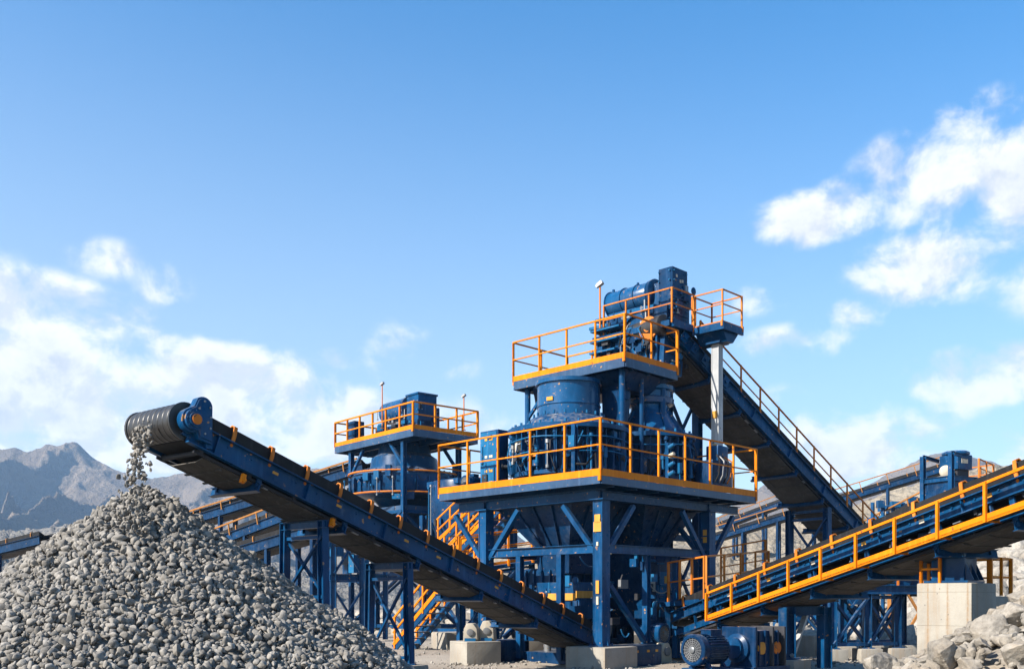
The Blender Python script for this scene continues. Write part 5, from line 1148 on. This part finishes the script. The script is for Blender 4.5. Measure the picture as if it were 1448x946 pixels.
# bin tower between the two towers
c = G(662, 46); bn = thing('surge_bin', 'blue storage bin on braced legs between the far tower and the main deck', 'bin', c)
MB().lathe([(1.7, 7.1), (1.75, 7.0), (1.75, 5.2), (1.3, 4.2), (.6, 3.3)], c, Z, 32).build('bin_shell', M['blue_deep'], bn); MB().obox(c+Z*7.0, (a2, b2, Z), (1.5, 1.2, .12)).build('bin_cover', M['blue'], bn)
L4 = [c+a2*i*1.5+b2*j*1.5 for i, j in ((-1, -1), (1, -1), (-1, 1), (1, 1))]
for p in L4: MB().beam(p+Z*.1, p+Z*5.6, .25, .25, up=a2).build('leg', M['blue'], bn)
for i, j in ((0, 1), (0, 2), (1, 3)): x_brace(bn, L4[i]+Z*.3, L4[i]+Z*3.0, L4[j]+Z*.3, L4[j]+Z*3.0, .13)
for k in range(10): p = c-b2*1.75+a2*q.uniform(-1.4, 1.4)+Z*q.uniform(3.5, 7); MB().obox(p, (a2, b2, Z), (q.uniform(.1, .4), .15, q.uniform(.1, .35))).build('junction_box', M[q.choice(['blue', 'blue_pale', 'dark'])], bn)
pipes_round(bn, WL[bn.name], 1.7, 3.6, 7.0, 24, 44)
# low frame joining trestle and far tower
lf = thing('pipe_rack', 'blue two storey rack of beams below the far tower', 'pipe rack', G(500, 40))
for px, d in ((472, 39), (512, 39.6), (545, 40.4), (472, 43), (516, 43.4)): p = G(px, d, .05); MB().beam(p, p+Z*4.6, .2, .2, up=V((1, 0, 0))).build('column', M['blue'], lf)
for zz in (2.55, 4.5): MB().beam(G(466, 38.9, zz), G(550, 40.5, zz), .22, .26).build('rack_beam', M['blue'], lf); MB().beam(G(466, 43, zz), G(520, 43.4, zz), .2, .24).build('rack_beam', M['blue'], lf)
for zz in (.3, 2.7): x_brace(lf, G(472, 39, zz), G(472, 39, zz+1.8), G(512, 39.6, zz), G(512, 39.6, zz+1.8), .1, horiz=False)
for k in range(9): p = G(q.uniform(470, 545), 40+q.random()*2, 2.7+q.random()*1.3); MB().obox(p, (a2, b2, Z), (q.uniform(.1, .45), .2, q.uniform(.1, .4))).build('equipment_box', M[q.choice(['blue', 'blue_pale', 'grey', 'blue_deep', 'galv'])], lf)

# ---- conveyors far behind at the left
def far_conveyor(pt, ph, lab, name='far_conveyor', w=1.2, bm='blue_deep', rail='ochre', legs=(), railh=.5, group='conveyors in the left background'):
    A, B = near_line(W(*pt), W(*ph), w/2, 0)
    root, P, tt, s, n, L = conveyor(name, lab, 'conveyor', A, B, w, .5, .22, 2.6, beam_mat=bm, brackets=True, bracket_mat=rail, pan_len=3.2, cross=False, drum_r=0, simple=True, rollers=False)
    if railh:
        m = MB(); m.bar(P(.2, w/2+.15, railh), P(L-.2, w/2+.15, railh), .09, .09); k = .3
        while k < L: m.bar(P(k, w/2+.15, -.2), P(k, w/2+.15, railh), .07, .07); k += 2.4
        m.build('guard_rail', M[rail], root)
    for f in legs:
        l = f*L
        for sg in (1, -1): p = P(l, sg*w/2, -.5); MB().beam(V((p.x, p.y, 0)), p, .22, .22).build('leg', M[bm], root)
    return root
far_conveyor((235, 741, 62), (512, 655, 54), 'far blue conveyor rising to the back of the far tower, highest of three', legs=(.3, .55, .8), railh=.3)
far_conveyor((285, 768, 58), (470, 698, 52), 'far conveyor with an orange handrail, middle one of three behind the pile', legs=(.35, .75))
far_conveyor((300, 784, 50), (480, 731, 45), 'far blue conveyor lowest of three behind the pile', legs=(.45, .8), railh=0)
far_conveyor((-120, 800, 64), (56, 757, 56), 'far blue conveyor cut by the left frame edge behind the pile', legs=(.3, .7), railh=0)
far_conveyor((1000, 760, 96), (1345, 655, 88), 'far conveyor with orange rail climbing the quarry hillside at the right', legs=(.15, .3, .45, .6, .75, .9), railh=.8, w=1.6, group='right background plant')
far_conveyor((1015, 742, 110), (1120, 702, 106), 'thin far conveyor high on the hillside behind the main deck', legs=(.2, .6), railh=.7, group='right background plant')
far_conveyor((1206, 757, 66), (1320, 700, 60), 'far blue conveyor leading to the screening tower', legs=(.3, .7), railh=.5, group='right background plant')
# screening tower behind the railed conveyor
c = G(1343, 60); x0, y0 = V((.88, .47, 0)), V((-.47, .88, 0)); sv = thing('screening_tower', 'blue screening tower with a boxed motor showing above the railed conveyor', 'steel tower', c, g2)
for i in (-1, 1):
    for j in (-1, 1): p = c+x0*i*1.15+y0*j*1.0; MB().beam(p, p+Z*(9.0 if i > 0 else 10.4), .26, .26, up=x0).build('column', M['blue'], sv)
for zz in (3.2, 5.4, 7.2, 8.9): 
    m = MB()
    for i in (-1, 1): m.beam(c+x0*i*1.15-y0*1.0+Z*zz, c+x0*i*1.15+y0*1.0+Z*zz, .2, .3).beam(c-x0*1.15+y0*i*1.0+Z*zz, c+x0*1.15+y0*i*1.0+Z*zz, .2, .3)
    m.build('floor_beam', M['blue'], sv)
MB().beam(c-x0*1.15-y0*1.0+Z*10.4, c+x0*.3-y0*1.0+Z*10.2, .16, .2).beam(c-x0*1.15+y0*1.0+Z*10.4, c+x0*.3+y0*1.0+Z*10.2, .16, .2).build('davit_beam', M['blue'], sv)
MB().obox(c+Z*8.0, (x0, y0, Z), (1.1, .95, .8)).build('screen_box', M['blue_deep'], sv); MB().obox(c+Z*6.3, (x0, y0, Z), (1.1, .95, .6)).build('screen_box', M['blue'], sv)
hd = MB().obox(c+x0*.55+Z*10.0, (x0, y0, Z), (.65, .65, .45)).lathe([(.72, .45), (.8, .5), (.8, .62), (.7, .7)], c+x0*.55+Z*10.0, Z, 8).build('motor_box', M['blue'], sv, bevel=.03)
MB().obox(c+x0*.5-y0*.66+Z*10.05, (x0, y0, Z), (.28, .01, .13)).build('amber_tag', M['white_plate'], hd)
MB().obox(c+x0*.55+Z*9.3, (x0, y0, Z), (.5, .5, .25)).build('motor_stool', M['dark'], sv); MB().lathe([(.2, -.5), (.36, -.4), (.36, .4), (.2, .5)], c-x0*.3+Z*9.42, x0*.8+y0*.5, 20).build('pale_drum', M['cream'], sv)
guard_rail(sv, [c+x0*1.3-y0*1.0+Z*9.0, c+x0*3.2-y0*.6+Z*8.8, c+x0*3.2+y0*1.2+Z*8.8], 1.2, .9, .07, .1, mat='rust_orange')
MB().bar(c+x0*2.2+Z*8.75, c+x0*1.1+Z*8.75, 1.6, .2).build('side_deck', M['blue'], sv)
c = G(1268, 64); rk = thing('screen_deck', 'stack of blue beams and screens left of the screening tower', 'screen', c, g2)
for k, zz in enumerate((6.2, 7.0, 7.7)): MB().obox(c+Z*zz+V((.4*k, 0, 0)), ((.97, .2, .06), (-.2, .97, 0), Z), (2.3-.3*k, .9, .16)).build('deck_layer', M[('blue', 'blue_pale', 'blue')[k]], rk)
for i in range(7): p = c+V((-1.9+i*.65, -.95, 0)); MB().beam(p, p+Z*7.9, .18, .18).build('column', M['blue'], rk)
for k in range(12): p = c+V((q.uniform(-2, 2.2), -1.0, q.uniform(5.6, 8.1))); MB().obox(p, ((1, 0, 0), (0, 1, 0), Z), (q.uniform(.1, .4), .2, q.uniform(.1, .3))).build('equipment_box', M[q.choice(['blue', 'blue_pale', 'galv', 'blue_deep'])], rk)
# far structures below the railed conveyor
for px, d, ww, hh, lab in ((1120, 44, 2.0, 2.6, 'blue far machine frame between the pale strut and the braced stand'), (1195, 48, 2.2, 2.9, 'blue far machine frame behind the braced stand'), (1290, 40, 1.3, 2.4, 'rusty brown frame left of the concrete block')):
    c = G(px, d); o = thing('machine_stand', lab, 'steel frame', c, g2); mt2 = 'ochre' if 'rusty' in lab else 'blue'
    pp = [c+V((i*ww/2, j*ww/2, 0)) for i, j in ((-1, -1), (1, -1), (-1, 1), (1, 1))]
    for p in pp: MB().beam(p, p+Z*hh, .16, .16).build('column', M[mt2], o)
    x_brace(o, pp[0]+Z*.1, pp[0]+Z*(hh-.1), pp[1]+Z*.1, pp[1]+Z*(hh-.1), .11, mt2)
    if mt2 == 'blue':
        MB().obox(c+Z*(hh*.72), ((1, 0, 0), (0, 1, 0), Z), (ww*.4, ww*.4, hh*.22)).build('machine_box', M['blue_deep'], o, bevel=.03)
        MB().lathe([(.5, -.6), (.55, -.5), (.55, .5), (.5, .6)], c+Z*(hh*.3), V((1, .3, 0)), 20).build('drum', M['blue'], o)

# ================================================================== air
lo, hi = V((-2200, -400, -1.6)), V((2200, 1960, 330)); m = MB(); c = (lo+hi)/2; m.obox(c, ((1, 0, 0), (0, 1, 0), Z), (hi-lo)/2)
hm = bpy.data.materials.new('haze'); hm.use_nodes = True; nt = hm.node_tree; nt.nodes.clear()
ou = nt.nodes.new('ShaderNodeOutputMaterial'); pv = nt.nodes.new('ShaderNodeVolumePrincipled'); nt.links.new(pv.outputs[0], ou.inputs['Volume'])
pv.inputs['Color'].default_value = (.42, .66, 1, 1); pv.inputs['Density'].default_value = .00020; pv.inputs['Anisotropy'].default_value = .1
m.build('haze', hm, kind='stuff', smooth=0)
